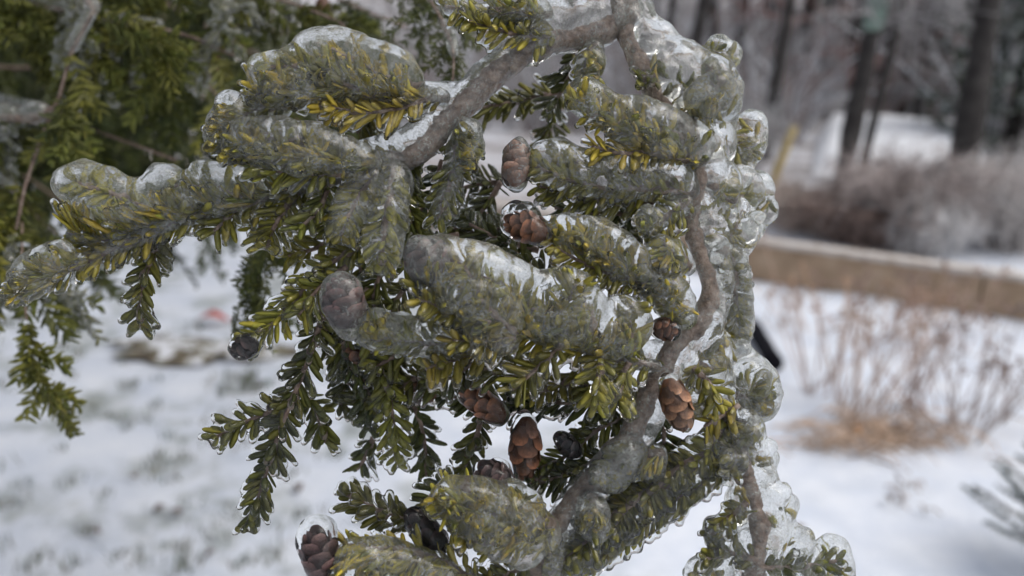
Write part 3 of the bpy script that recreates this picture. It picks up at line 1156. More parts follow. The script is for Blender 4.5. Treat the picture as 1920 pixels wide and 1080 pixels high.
for k, ((a0, a1), (b0, b1), (c0, c1), z0, dd) in enumerate((((0, -180), (300, 0), (660, 200), 1.95, 1.1), ((-100, -40), (200, 100), (540, 290), 1.8, 1.2), ((-100, 120), (150, 180), (420, 300), 1.55, 1.2),
                                                       ((-50, 60), (250, 60), (640, 150), 1.7, 1.5), ((-50, -80), (250, -40), (720, 60), 1.9, 1.7), ((-50, 0), (200, 20), (600, 70), 1.85, 1.3),
                                                       ((-100, 200), (100, 220), (330, 330), 1.45, 1.4), ((-80, 100), (200, 120), (500, 230), 1.65, 1.05), ((-80, 250), (0, 300), (120, 380), 1.4, 1.0),
                                                       ((0, -500), (300, -330), (800, -160), 2.2, 1.0), ((0, -600), (250, -430), (600, -240), 2.3, .75), ((-100, -300), (200, -180), (500, -120), 2.0, 1.2),
                                                       ((0, -100), (300, -20), (640, 60), 1.85, 1.9), ((-60, 160), (220, 170), (480, 230), 1.65, 1.8))):
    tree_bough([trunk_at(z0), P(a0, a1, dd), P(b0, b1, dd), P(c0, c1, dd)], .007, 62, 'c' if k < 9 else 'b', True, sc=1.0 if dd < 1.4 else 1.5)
# thin sprays glimpsed behind the gaps of the iced bough
tree_bough([P(700, -160, .66), P(780, -40, .56), P(830, 40, .50), P(850, 100, .48), P(845, 190, .47)], .0022, 20, 'b', sc=.5)
tree_bough([P(600, 370, .47), P(540, 420, .49), P(500, 455, .50), P(485, 520, .50), P(480, 570, .50)], .0012, 20, 'b', sc=.5)
for (xx, yy, dd, lng) in ((400, 108, .66, .026), (606, 28, .66, .024)):
    mb = MB()
    c_ = P(xx, yy, dd)
    mb.tube([c_ + UP * .014, c_ + UP * .008, c_, c_ - UP * .008, c_ - UP * .013], [.002, .0058, .0070, .0052, .002], 12)
    mb.build('cone', SCALE_MAT['brown'], tree)

# ------------------------------------------------------------------ the iced bough
bough = empty('hemlock_bough', tuple(P(1165, 40, .372)), 'drooping hemlock bough cased in thick lumpy ice with brown cones', 'branch')
VOX = .00082


def px(d):
    return d / FPX


def stem(name, pts, r, ice_r, off, cover=(0, 1)):
    """pts: (x, y, d); r and ice_r in photo pixels"""
    w = [P(*q) for q in pts]
    path, L = spline(w, max(20, int(len(pts) * 9)))
    n = len(path)
    d = pts[len(pts) // 2][2]
    rr = np.interp(np.linspace(0, 1, n), np.linspace(0, 1, len(r)), r) * px(d)
    mb = MB()
    mb.tube(path, rr * (1 + .07 * nr.standard_normal(n)), 14)
    o = mb.build(name, BARK, bough)
    ir = np.interp(np.linspace(0, 1, n), np.linspace(0, 1, len(ice_r)), ice_r) * px(d)
    prims = []
    for i in range(n - 1):
        if cover[0] <= i / n <= cover[1]:
            w_ = ir[i] * (1 + .12 * math.sin(i * .9) + .08 * rnd.gauss(0, 1))
            c_ = path[i] + off * w_ * .7
            c2 = path[i + 1] + off * w_ * .7
            prims.append((*c_, *c2, w_, w_))
    return o, prims


OFF = unit(UP * .9 + RIGHT * .25 - TOCAM * .15)
OFF1 = unit(UP * .45 + RIGHT * .6 + TOCAM * .35)
OFF2 = unit(UP * .95 - RIGHT * .1 - TOCAM * .45)
m1, pr1 = stem('stem', [(300, -620, .8), (900, -330, .45), (1130, -120, .385), (1165, 40, .372), (1192, 105, .372), (1228, 175, .372), (1280, 260, .372), (1310, 330, .37), (1296, 400, .37), (1310, 470, .368), (1332, 540, .366),
                        (1312, 602, .365), (1262, 650, .364), (1222, 735, .362), (1178, 825, .36), (1122, 890, .36), (1066, 955, .358), (1012, 1035, .356), (990, 1110, .356)],
               [30, 26, 22, 16, 16, 16, 16, 17, 17, 17, 17, 17, 19, 20, 18, 15, 15, 15, 15], [28, 28, 30, 30, 26, 26, 32, 36, 34, 34, 36, 36, 40, 28, 30, 24, 26, 26, 26], OFF1, (.17, 1))
# icy shoulders along the outer side of the stem (photo pixel, radius in pixels, distance)
for x, y, r, d in ((1195, 25, 34, .375), (1235, 75, 40, .376), (1275, 125, 56, .374), (1330, 160, 62, .374), (1362, 105, 30, .380), (1345, 88, 24, .378), (1255, 150, 46, .370),
                   (1225, 120, 34, .372), (1350, 190, 44, .372), (1300, 190, 44, .368), (1410, 235, 32, .388), (1402, 270, 38, .388), (1385, 300, 34, .386), (1345, 262, 40, .376),
                   (1425, 352, 32, .392), (1425, 395, 36, .392), (1395, 350, 40, .38), (1350, 340, 42, .372), (1345, 390, 40, .372), (1385, 440, 38, .378), (1365, 475, 26, .374),
                   (1340, 430, 30, .372), (1392, 520, 20, .382), (1380, 570, 24, .380), (1392, 555, 17, .382), (1388, 612, 20, .380), (1385, 640, 20, .38),
                   (1330, 650, 44, .366), (1320, 700, 52, .364), (1345, 740, 38, .366), (1300, 745, 44, .362), (1425, 715, 40, .374), (1428, 745, 38, .374), (1400, 700, 34, .372),
                   (1230, 668, 32, .362), (1200, 655, 22, .360)):
    c_ = P(x, y, d)
    pr1.append((*c_, *c_, r * px(d) * .93, r * px(d) * .93))
lumps1_src = len(pr1)
for k in range(70):
    y_ = rnd.uniform(330, 800)
    x_ = np.interp(y_, (330, 420, 500, 640, 720, 800), (1415, 1405, 1380, 1385, 1440, 1430)) + rnd.gauss(-14, 14)
    d_ = .378 + rnd.gauss(0, .006)
    r_ = rnd.uniform(9, 20) * px(d_)
    c_ = P(x_, y_, d_)
    pr1.append((*c_, *(c_ - UP * r_ * .6), r_, r_ * .9))
lumps1 = [q for q in pr1[lumps1_src - 34:lumps1_src] if q[6] > .005]
build_ice('ice_coat', pr1, .0010, .0016, ICE, m1, .0005)

m2, pr2 = stem('side_stem', [(1165, 40, .372), (1100, 66, .368), (1022, 84, .366), (945, 128, .364), (885, 186, .363), (830, 240, .363), (775, 290, .362), (690, 318, .362), (600, 338, .362), (540, 360, .362)],
               [20, 19, 18, 19, 20, 20, 18, 12, 8, 6], [34, 34, 28, 18, 18, 20, 24, 26, 22, 12], OFF2)
for x, y, r, d in ((1080, 40, 36, .368), (1040, 25, 34, .368), (1110, 50, 36, .369), (1140, 25, 34, .372), (1015, 45, 26, .366), (830, 182, 26, .364), (800, 175, 22, .362), (1000, 20, 26, .368)):
    c_ = P(x, y, d)
    pr2.append((*c_, *c_, r * px(d), r * px(d)))
build_ice('ice_coat', pr2, .0010, .0016, ICE, m2, .0005)

m3, pr3 = stem('side_stem', [(1370, 745, .372), (1378, 820, .370), (1405, 900, .368), (1425, 980, .366), (1418, 1050, .366), (1415, 1120, .366)], [7, 8, 10, 13, 15, 16], [22, 26, 28, 30, 30, 30], OFF)
for k in range(64):          # runs of ice hanging on the stalk
    y_ = rnd.uniform(780, 1085)
    w_ = np.interp(y_, (780, 900, 1000, 1090), (38, 62, 80, 84))
    x_ = np.interp(y_, (745, 820, 900, 980, 1090), (1380, 1385, 1408, 1432, 1440)) + rnd.uniform(-.75, 1) * w_
    d_ = .368 + rnd.gauss(0, .005)
    r_ = rnd.uniform(9, 21) * px(d_)
    c_ = P(x_, y_, d_)
    pr3.append((*c_, *(c_ - UP * r_ * rnd.uniform(.5, 2.8)), r_, r_ * rnd.uniform(.6, .9)))
for x, y, r, d in ((1400, 800, 36, .372), (1425, 850, 24, .374), (1445, 950, 34, .370), (1465, 1000, 32, .370), (1480, 1045, 28, .37), (1560, 1040, 38, .372), (1565, 1065, 38, .372), (1520, 1060, 30, .370), (1345, 995, 28, .366), (1340, 1060, 34, .366),
                   (1370, 1030, 26, .366), (1310, 1075, 30, .366), (1395, 940, 36, .368), (1500, 1090, 40, .37)):
    c_ = P(x, y, d)
    pr3.append((*c_, *c_, r * px(d), r * px(d)))
lumps3 = [q for q in pr3[-14:] if q[6] > .005]
build_ice('ice_coat', pr3, .0009, .0012, ICE, m3, .0005)

ALL = []
# every needle of the bough: (score, shoot object, row)


def shoot(pts, d, ice=None, lobes=3, nlen=50, mix='a', normal=None, coat=.75, blobs=(), spacing=2.1, tw=(6, 3), spread=62, rows=3, vox=None, coat_r=1.0, jit=.16, span=(.05, 1.0), embed=6, icem=None):
    """pts in photo pixels from base to tip; d: distances from base to tip; ice: (lift, radius) in pixels"""
    ds = np.interp(np.linspace(0, 1, len(pts)), np.linspace(0, 1, len(d)), d)
    w = [P(x, y, q) for (x, y), q in zip(pts, ds)]
    w[len(w) // 2] = w[len(w) // 2] + TOCAM * rnd.gauss(0, .002)
    path, L = spline(w, max(14, int(10 * len(pts))))
    n = len(path)
    dm = float(ds.mean())
    u = px(dm)
    mb = MB()
    mb.tube(path, np.linspace(tw[0], tw[1], n) * u * (1 + .06 * nr.standard_normal(n)), 7)
    so = mb.build('shoot', BARK, bough)
    nrm = unit(normal if normal is not None else TOCAM * .85 + UP * .45 + RIGHT * rnd.gauss(0, .25))
    rws = make_shoot_needles(path, L, nlen * u, spacing * 1e-3, MIXES[mix], nrm, rows, .04, spread, 1.08e-3 if blobs else 1.22e-3, jit)
    if blobs or ice:          # needle colours brightened to offset light lost inside the ice
        rws = [(*r[:6], r[6] * np.array((1.40, 1.36, 1.2)), r[7]) for r in rws]
    for r in rws:
        ALL.append((float(np.linalg.norm(r[0] - CAM)), so, r))
    prims = []
    if ice:
        lift, rad = ice
        ph = rnd.uniform(0, 1)
        for i in range(n):
            t = i / (n - 1)
            if not span[0] <= t <= span[1]:
                continue
            lb = .68 + .40 * abs(math.sin(math.pi * (lobes * t + ph))) ** .75
            e = min(1, .5 + 2.2 * t) * min(1, .55 + 2.5 * (1 - t))
            rr = rad * u * lb * e
            c_ = path[i] + UP * (lift * u * lb * e)
            prims.append((*c_, *c_, rr, rr))
    blobs = [(x, y, r * 1.04, dd - .0042) for x, y, r, dd in blobs]
    for x, y, r, dd in blobs:
        c_ = P(x, y, dd)
        prims.append((*c_, *c_, r * px(dd), r * px(dd)))
    if prims:
        for i in range(n - 1):
            prims.append((*path[i], *path[i + 1], 1.0 * tw[1] * u, 1.0 * tw[1] * u))
        B = [np.array(P(x, y, dd)) for x, y, r, dd in blobs]
        for (x, y, r, dd), c_ in zip(blobs, B):            # needles frozen into each lump, rooted on the nearest bit of twig
            j = int(np.argmin(((path - c_) ** 2).sum(1)))
            for m_ in range(embed + 4):
                root = path[int(np.clip(j + rnd.gauss(0, 3), 1, n - 2))]
                tgt = c_ + TOCAM * r * px(dd) * (rnd.uniform(.65, 1.12) if m_ < embed else rnd.uniform(-.8, .1)) + nr.standard_normal(3) * r * px(dd) * .45 - UP * r * px(dd) * .25
                v = tgt - root
                ln = min(float(np.linalg.norm(v)), nlen * u * 1.25)
                X = unit(v + (path[min(j + 1, n - 1)] - path[max(j - 1, 0)]) * 1.5)
                Z = unit(TOCAM + .5 * nr.standard_normal(3))
                Y = unit(cross(Z, X))
                Z = cross(X, Y)
                rws.append((root + v * .12, X, Y, Z, max(ln, nlen * u * .6), 1.0e-3, pick_tone(MIXES['yy']) * 1.3, rnd.randrange(8)))  # tone raised too, standing in for light the ice takes away
                ALL.append((float(np.linalg.norm(root - CAM)), so, rws[-1]))
    lump = np.array(prims) if prims else np.zeros((0, 8))
    glaze = []
    for r in rws:
        if rnd.random() < coat:
            a = r[0] + r[1] * r[4] * .12
            m_ = r[0] + r[1] * r[4] * .75
            e = r[0] + r[1] * r[4] * 1.02 - UP * .0004
            if len(lump) and (np.linalg.norm(lump[:, :3] - e, axis=1) < lump[:, 6] * .97).any():
                continue
            s = coat_r * rnd.uniform(.85, 1.2) * 1e-3
            glaze.append((*a, *m_, .85 * s, 1.12 * s))
            glaze.append((*m_, *e, 1.12 * s, 1.3 * s))
    if prims:
        build_ice('ice_coat', prims, .0011, .0017, icem or ICE, so, .0005)
    if glaze:
        build_ice('needle_glaze', glaze, vox or VOX, .00055, ICE_CLEAR, so, .0001)
    return so


for q in lumps1 + lumps3:          # sprigs frozen into the lumps along the stem
    c_ = np.array(q[:3])
    r_ = q[6]
    so = m1 if q in lumps1 else m3
    for k in range(5):
        root = c_ + TOCAM * r_ * .05 - UP * r_ * .55 + nr.standard_normal(3) * r_ * .22
        X = unit(UP * .3 + nr.standard_normal(3) * .6 + TOCAM * .15)
        Z = unit(TOCAM + .5 * nr.standard_normal(3))
        Y = unit(cross(Z, X))
        ALL.append((float(np.linalg.norm(root - CAM)), so, (root, X, Y, cross(X, Y), r_ * rnd.uniform(.7, 1.2), 1.1e-3, pick_tone(MIXES['w']), rnd.randrange(8))))
DN = TOCAM * .95 + UP * .1
# long left shoot with three lobes of ice and its tip
shoot([(640, 325), (545, 358), (480, 376), (400, 396), (322, 415), (250, 440), (190, 452), (130, 440)], (.362, .360), None, 3, 52, 'w', TOCAM * .9 + UP * .2, .8,
      blobs=[(135, 345, 34, .358), (165, 342, 38, .358), (200, 352, 36, .358), (235, 366, 30, .358), (262, 370, 26, .358), (305, 342, 34, .36), (320, 355, 32, .36), (345, 372, 26, .36), (385, 335, 36, .361), (415, 342, 36, .361), (450, 345, 30, .362), (478, 345, 20, .362), (180, 378, 34, .358), (230, 395, 24, .358), (410, 365, 28, .361), (330, 385, 22, .36)])
shoot([(330, 414), (250, 452), (190, 478), (130, 505), (60, 530), (30, 545)], (.360, .356), None, 2, 46, 'w', TOCAM * .9 + UP * .3, .85,
      blobs=[(45, 520, 26, .355), (65, 500, 27, .355), (90, 485, 24, .355), (115, 470, 20, .356), (50, 540, 22, .355), (75, 520, 22, .355)])
shoot([(300, 425), (285, 480), (270, 545), (262, 612)], (.361, .366), None, 2, 44, 'b', DN, .7)
shoot([(330, 430), (300, 455), (285, 500)], (.366, .37), None, 2, 44, 'a', DN, .7)
shoot([(440, 392), (420, 415), (395, 440)], (.360, .358), None, 2, 50, 'w', DN, .7)
shoot([(560, 355), (530, 400), (500, 440), (495, 465)], (.360, .356), None, 2, 50, 'a', DN, .75)
# upper left shoot under the double dome
shoot([(840, 186), (760, 184), (680, 176), (600, 168), (520, 170), (470, 190)], (.362, .354), None, 3, 54, 'w', TOCAM * .8 + UP * .35, .8, rows=3,
      blobs=[(505, 135, 38, .354), (540, 140, 44, .354), (520, 165, 36, .353), (580, 130, 46, .356), (595, 100, 44, .357), (635, 92, 42, .358), (670, 112, 42, .358), (705, 122, 40, .359), (740, 130, 40, .36), (765, 150, 28, .361), (620, 135, 46, .356), (680, 150, 34, .358), (560, 168, 36, .354)])
shoot([(700, 178), (640, 150), (600, 120)], (.357, .352), None, 2, 50, 'y', DN, .6)
shoot([(800, 186), (740, 205), (680, 210), (600, 200)], (.358, .350), None, 2, 52, 'yy', TOCAM * .8 + UP * .5, .7)
shoot([(540, 200), (480, 205), (430, 235), (405, 270)], (.354, .350), None, 2, 40, 'w', DN, .9,
      blobs=[(430, 195, 26, .352), (412, 235, 24, .351), (405, 260, 20, .351), (440, 225, 24, .352)])
shoot([(700, 185), (690, 215), (670, 250)], (.366, .37), None, 2, 44, 'b', DN, .6)
# second left shoot, broad whaleback of ice
shoot([(760, 300), (690, 305), (620, 300), (540, 285), (470, 275), (425, 285)], (.361, .350), None, 2, 54, 'w', TOCAM * .75 + UP * .4, .8,
      blobs=[(450, 262, 34, .350), (490, 258, 40, .350), (535, 262, 42, .351), (580, 272, 42, .353), (620, 285, 40, .355), (655, 298, 36, .357), (685, 308, 28, .359), (560, 295, 36, .351), (500, 285, 32, .350)])
shoot([(640, 325), (580, 325), (520, 320), (470, 310)], (.354, .346), None, 2, 50, 'y', TOCAM * .8 + UP * .5, .7)
shoot([(700, 320), (680, 360), (650, 410), (640, 440)], (.358, .352), (4, 18), 2, 50, 'y', DN, .8)
shoot([(740, 315), (730, 370), (720, 430), (715, 500)], (.360, .354), (6, 24), 3, 50, 'a', DN, .8)
shoot([(620, 340), (600, 390), (560, 430)], (.357, .352), None, 2, 48, 'a', DN, .7)
# hanging shoot beside the grey stem
shoot([(862, 225), (858, 280), (845, 340), (822, 410)], (.362, .360), None, 2, 46, 'b', DN, .6, blobs=[(880, 245, 22, .362), (888, 275, 20, .362), (880, 300, 16, .362)])
# top shoot, leaves the frame
shoot([(1030, 30), (960, 22), (900, 20), (835, 12)], (.364, .354), None, 2, 52, 'y', TOCAM * .8 + UP * .4, .6, blobs=[(960, 0, 26, .362), (1000, 10, 26, .364)])
shoot([(1050, 60), (1000, 70), (940, 55), (880, 40)], (.364, .352), None, 2, 50, 'yy', TOCAM * .8 + UP * .4, .6)
shoot([(1115, 80), (1105, 110), (1098, 145)], (.366, .366), None, 2, 38, 'w', DN, .9, blobs=[(1110, 112, 20, .366), (1108, 130, 17, .366)])
# right upper shoots
shoot([(1320, 300), (1240, 270), (1160, 230), (1085, 190)], (.368, .352), None, 3, 52, 'y', TOCAM * .8 + UP * .4, .75,
      blobs=[(1095, 180, 34, .356), (1120, 195, 32, .356), (1150, 215, 36, .358), (1190, 215, 36, .360), (1220, 235, 40, .361), (1260, 250, 42, .364), (1300, 270, 40, .368), (1175, 245, 30, .358), (1240, 265, 36, .361)])
shoot([(1290, 300), (1230, 285), (1170, 290), (1110, 275)], (.362, .350), None, 2, 46, 'y', TOCAM * .8 + UP * .5, .7)
shoot([(1330, 130), (1335, 180), (1310, 215)], (.372, .368), None, 2, 40, 'y', DN, .5, blobs=[(1320, 185, 34, .364), (1345, 165, 34, .364)])
shoot([(1290, 100), (1330, 105), (1365, 125)], (.380, .380), None, 2, 28, 'y', DN, .5)
shoot([(1230, 140), (1210, 145), (1195, 150)], (.366, .362), None, 2, 26, 'y', DN, .6)
shoot([(1370, 260), (1400, 280), (1402, 295)], (.390, .388), None, 2, 28, 'w', DN, .5)
shoot([(1330, 345), (1370, 372), (1400, 368)], (.376, .380), None, 2, 34, 'y', DN, .5)
shoot([(1340, 450), (1370, 440), (1380, 415)], (.374, .376), None, 2, 34, 'y', DN, .6)
shoot([(1345, 470), (1375, 500), (1380, 560), (1385, 630)], (.370, .374), (0, 14), 4, 34, 'w', DN, .9)
# shoot with the pinkish cone
shoot([(1300, 362), (1220, 350), (1130, 345), (1050, 325), (985, 305)], (.366, .352), (18, 30), 3, 48, 'w', TOCAM * .85 + UP * .35, .7, span=(.05, .9))
shoot([(1280, 375), (1200, 385), (1100, 370), (1010, 350)], (.370, .360), None, 3, 44, 'b', TOCAM * .9 + UP * .3, .7)
shoot([(1290, 375), (1250, 405), (1205, 425)], (.362, .356), None, 2, 40, 'w', DN, .9, blobs=[(1210, 410, 22, .356)])
# shoot with the red brown cone, smooth whaleback of ice
shoot([(1270, 540), (1200, 520), (1130, 480), (1070, 450), (1010, 430)], (.362, .348), None, 2, 48, 'w', TOCAM * .85 + UP * .3, .7,
      blobs=[(1060, 425, 26, .352), (1095, 435, 30, .353), (1130, 445, 32, .354), (1160, 465, 33, .356), (1185, 490, 32, .357), (1200, 520, 30, .358), (1225, 540, 28, .36), (1100, 455, 26, .352), (1150, 495, 28, .355)])
shoot([(1240, 530), (1180, 520), (1110, 500), (1040, 465)], (.358, .344), None, 2, 46, 'y', TOCAM * .85 + UP * .4, .7)
shoot([(1290, 500), (1260, 480), (1240, 455)], (.362, .358), None, 2, 40, 'w', DN, .6, blobs=[(1245, 475, 34, .36), (1235, 500, 26, .36), (1260, 490, 24, .361)])
shoot([(1270, 600), (1255, 560), (1260, 530)], (.360, .356), None, 2, 44, 'y', DN, .6, blobs=[(1265, 560, 34, .360), (1245, 545, 28, .359), (1280, 590, 26, .361)])
# the great central shoot
shoot([(1235, 690), (1150, 668), (1060, 640), (970, 615), (880, 590), (800, 545)], (.356, .330), None, 4, 62, 'yy', TOCAM * .7 + UP * .45, .6,
      blobs=[(805, 490, 42, .328), (840, 490, 44, .329), (880, 495, 44, .331), (920, 510, 44, .333), (955, 525, 44, .336), (990, 545, 40, .339), (860, 540, 50, .329), (905, 565, 52, .331), (935, 600, 48, .333), (900, 610, 40, .332), (1040, 545, 40, .340), (1070, 545, 42, .342), (1095, 575, 42, .344), (1070, 590, 48, .341), (1050, 610, 44, .341), (1120, 615, 40, .346), (1000, 600, 36, .338),
             (1165, 590, 36, .348), (1185, 605, 36, .349), (1175, 630, 34, .349), (1140, 640, 34, .347), (940, 640, 30, .334)])
shoot([(960, 620), (900, 560), (870, 500)], (.332, .324), None, 2, 54, 'yy', DN, .4)
shoot([(1050, 640), (1060, 580), (1080, 530)], (.338, .332), None, 2, 54, 'y', DN, .4)
shoot([(1180, 650), (1175, 600), (1185, 570)], (.346, .342), None, 2, 44, 'w', DN, .4)
shoot([(920, 600), (840, 580), (780, 560)], (.328, .318), None, 2, 50, 'yy', TOCAM * .7 + UP * .7, .75)
shoot([(960, 630), (900, 640), (850, 640)], (.330, .322), None, 2, 56, 'yy', TOCAM * .7 + UP * .7, .75)
shoot([(1050, 650), (1010, 690), (960, 730)], (.336, .330), None, 2, 52, 'y', DN, .85)
shoot([(1130, 665), (1120, 700), (1120, 755)], (.342, .338), None, 2, 52, 'w', DN, .85)
shoot([(1180, 680), (1165, 710), (1160, 750)], (.346, .342), None, 2, 50, 'w', DN, .85)
shoot([(960, 640), (880, 670), (800, 690)], (.336, .330), None, 2, 52, 'w', TOCAM * .7 + UP * .6, .85)
# shoot with the grey frosted cone
shoot([(900, 640), (830, 640), (760, 640), (690, 625)], (.342, .332), (10, 22), 2, 42, 'y', TOCAM * .75 + UP * .5, .8, blobs=[(700, 605, 26, .333), (725, 615, 24, .334)])
# yellowish hanging shoot ending in a dark drop
shoot([(700, 450), (640, 480), (580, 530), (520, 600), (460, 640)], (.362, .350), None, 3, 50, 'y', TOCAM * .9 + UP * .2, .6, jit=.15)
shoot([(650, 500), (600, 540), (560, 590)], (.358, .350), None, 2, 50, 'yy', TOCAM * .9 + UP * .2, .6)
# long dark hanging shoots
shoot([(612, 560), (590, 640), (560, 720), (530, 800), (495, 900), (468, 985)], (.360, .356), None, 3, 46, 'b', DN, .6, jit=.12)
shoot([(560, 745), (500, 775), (440, 800), (402, 822)], (.358, .352), None, 3, 42, 'b', DN, .7, jit=.15)
shoot([(560, 730), (590, 770), (610, 830)], (.362, .366), None, 3, 46, 'b', DN, .6)
shoot([(680, 600), (710, 680), (735, 760), (745, 870)], (.368, .372), None, 3, 46, 'b', DN, .6)
shoot([(640, 640), (690, 740), (690, 800)], (.372, .376), None, 3, 44, 'c', DN, .5)
shoot([(745, 700), (790, 800), (800, 900)], (.385, .392), None, 3, 44, 'c', DN, .4)
shoot([(760, 640), (730, 700), (660, 770)], (.376, .38), None, 3, 46, 'c', DN, .5)
shoot([(905, 770), (890, 830), (860, 900)], (.372, .372), None, 3, 42, 'b', DN, .5)
shoot([(700, 820), (690, 850), (670, 880)], (.395, .40), None, 3, 40, 'c', DN, .4)
# dark horizontal shoot under the big stem
shoot([(1215, 745), (1120, 760), (1020, 755), (930, 760), (830, 740)], (.366, .372), None, 3, 48, 'c', TOCAM * .8 + UP * .5, .6)
shoot([(1190, 780), (1130, 800), (1060, 860), (1010, 880)], (.366, .366), None, 3, 48, 'b', TOCAM * .8 + UP * .5, .7)
shoot([(1150, 850), (1090, 880), (1040, 900), (990, 900)], (.362, .362), None, 3, 46, 'b', TOCAM * .8 + UP * .5, .7)
shoot([(1240, 770), (1245, 820), (1235, 860)], (.368, .372), None, 2, 46, 'c', DN, .4)
shoot([(1200, 730), (1150, 740), (1090, 720)], (.36, .356), None, 2, 46, 'c', DN, .5)
# lower left iced shoots
shoot([(1040, 1000), (980, 985), (910, 960), (820, 930)], (.354, .334), None, 3, 62, 'yy', TOCAM * .75 + UP * .4, .6,
      blobs=[(850, 930, 36, .335), (890, 935, 42, .337), (930, 955, 46, .340), (970, 975, 46, .344), (1010, 1000, 40, .350), (900, 980, 44, .338), (940, 1010, 42, .341), (980, 1030, 36, .345), (870, 960, 38, .336), (960, 925, 26, .346), (990, 945, 26, .35)])
shoot([(1000, 1010), (930, 1010), (860, 1000)], (.344, .330), None, 2, 54, 'yy', TOCAM * .75 + UP * .6, .75)
shoot([(930, 1110), (860, 1075), (770, 1045), (650, 1030)], (.346, .330), None, 3, 60, 'yy', TOCAM * .85 + UP * .3, .6, spacing=3.2,
      blobs=[(665, 1050, 36, .331), (700, 1050, 38, .332), (740, 1055, 38, .334), (780, 1070, 38, .336), (820, 1085, 36, .338), (700, 1080, 36, .332), (650, 1075, 30, .331), (760, 1100, 40, .334)])
shoot([(790, 985), (740, 970), (690, 945), (650, 925)], (.352, .346), None, 3, 48, 'c', TOCAM * .9 + UP * .3, .9, spread=50, coat_r=1.25)
shoot([(860, 910), (820, 920), (790, 950)], (.36, .356), None, 3, 42, 'b', DN, .7)
shoot([(1000, 1050), (960, 1075), (900, 1090)], (.35, .346), None, 2, 40, 'b', DN, .8)
# the fringe of glassy needles along the lower right
shoot([(1365, 770), (1340, 830), (1280, 880), (1210, 930), (1130, 985), (1060, 1040), (1010, 1090)], (.368, .356), (2, 24), 6, 46, 'y', TOCAM * .8 + UP * .3, .95, coat_r=1.35, icem=ICE_CLEAR)
shoot([(1390, 790), (1370, 850), (1310, 905), (1235, 955), (1160, 1005), (1090, 1060)], (.372, .360), (0, 14), 6, 42, 'w', TOCAM * .9, .95, coat_r=1.5, icem=ICE_CLEAR)
shoot([(1300, 860), (1240, 905), (1180, 950), (1110, 1005), (1050, 1060)], (.362, .352), None, 6, 40, 'w', TOCAM * .7 + UP * .5, .9, coat_r=1.4, spread=80)
shoot([(1190, 840), (1150, 880), (1140, 900)], (.356, .352), (4, 20), 2, 40, 'w', DN, .9)
shoot([(1240, 850), (1200, 860), (1160, 870)], (.360, .358), None, 2, 30, 'w', DN, .5, blobs=[(1195, 860, 28, .362), (1170, 880, 26, .361), (1220, 880, 26, .362)])
shoot([(1110, 930), (1110, 975), (1130, 1000)], (.354, .352), None, 2, 36, 'w', DN, .8, blobs=[(1105, 975, 26, .354), (1120, 960, 20, .354)])
shoot([(1375, 745), (1405, 738), (1435, 740)], (.370, .372), None, 2, 40, 'w', TOCAM, .5, spread=75)
shoot([(1380, 740), (1415, 755), (1430, 770)], (.370, .372), None, 2, 36, 'w', TOCAM, .7)
shoot([(1385, 760), (1350, 780), (1320, 800)], (.362, .358), None, 2, 48, 'y', TOCAM, .6)
shoot([(1370, 780), (1380, 830), (1370, 880)], (.364, .362), None, 2, 46, 'y', TOCAM, .7)
shoot([(1300, 690), (1330, 720), (1345, 760)], (.356, .354), None, 2, 44, 'a', TOCAM, .4)
shoot([(1420, 1050), (1370, 1040), (1320, 1050)], (.362, .360), None, 2, 36, 'b', TOCAM, .8)
shoot([(1420, 1062), (1500, 1062), (1570, 1050)], (.362, .366), None, 2, 40, 'b', TOCAM, .5)
shoot([(1400, 940), (1350, 980), (1330, 1000)], (.366, .364), None, 2, 32, 'w', TOCAM, .9)
# sprays sealed high inside the biggest lumps
for pts, dd in (([(1010, 590), (940, 540), (860, 500), (800, 480)], (.342, .334)), ([(1100, 610), (1080, 560), (1050, 525)], (.346, .340)), ([(1190, 520), (1140, 470), (1080, 435)], (.360, .355)),
                ([(780, 160), (700, 130), (620, 100)], (.362, .358)), ([(640, 130), (570, 130), (510, 140)], (.358, .355)), ([(480, 372), (400, 350), (330, 350)], (.364, .362)), ([(300, 395), (220, 365), (150, 345)], (.362, .360)),
                ([(640, 300), (560, 270), (470, 255)], (.358, .353)), ([(1270, 260), (1180, 220), (1100, 185)], (.366, .360)), ([(1270, 350), (1150, 320), (1040, 305)], (.366, .360)), ([(1300, 170), (1330, 150), (1360, 150)], (.378, .376)),
                ([(1030, 990), (940, 950), (860, 920)], (.350, .341)), ([(860, 1080), (760, 1050), (680, 1040)], (.342, .336)), ([(1330, 700), (1310, 690), (1290, 720)], (.368, .366)), ([(1340, 600), (1350, 640), (1330, 680)], (.37, .37))):
    shoot(pts, dd, None, 2, 44, 'y', TOCAM * .6 + UP * .7, 0, spacing=2.6)
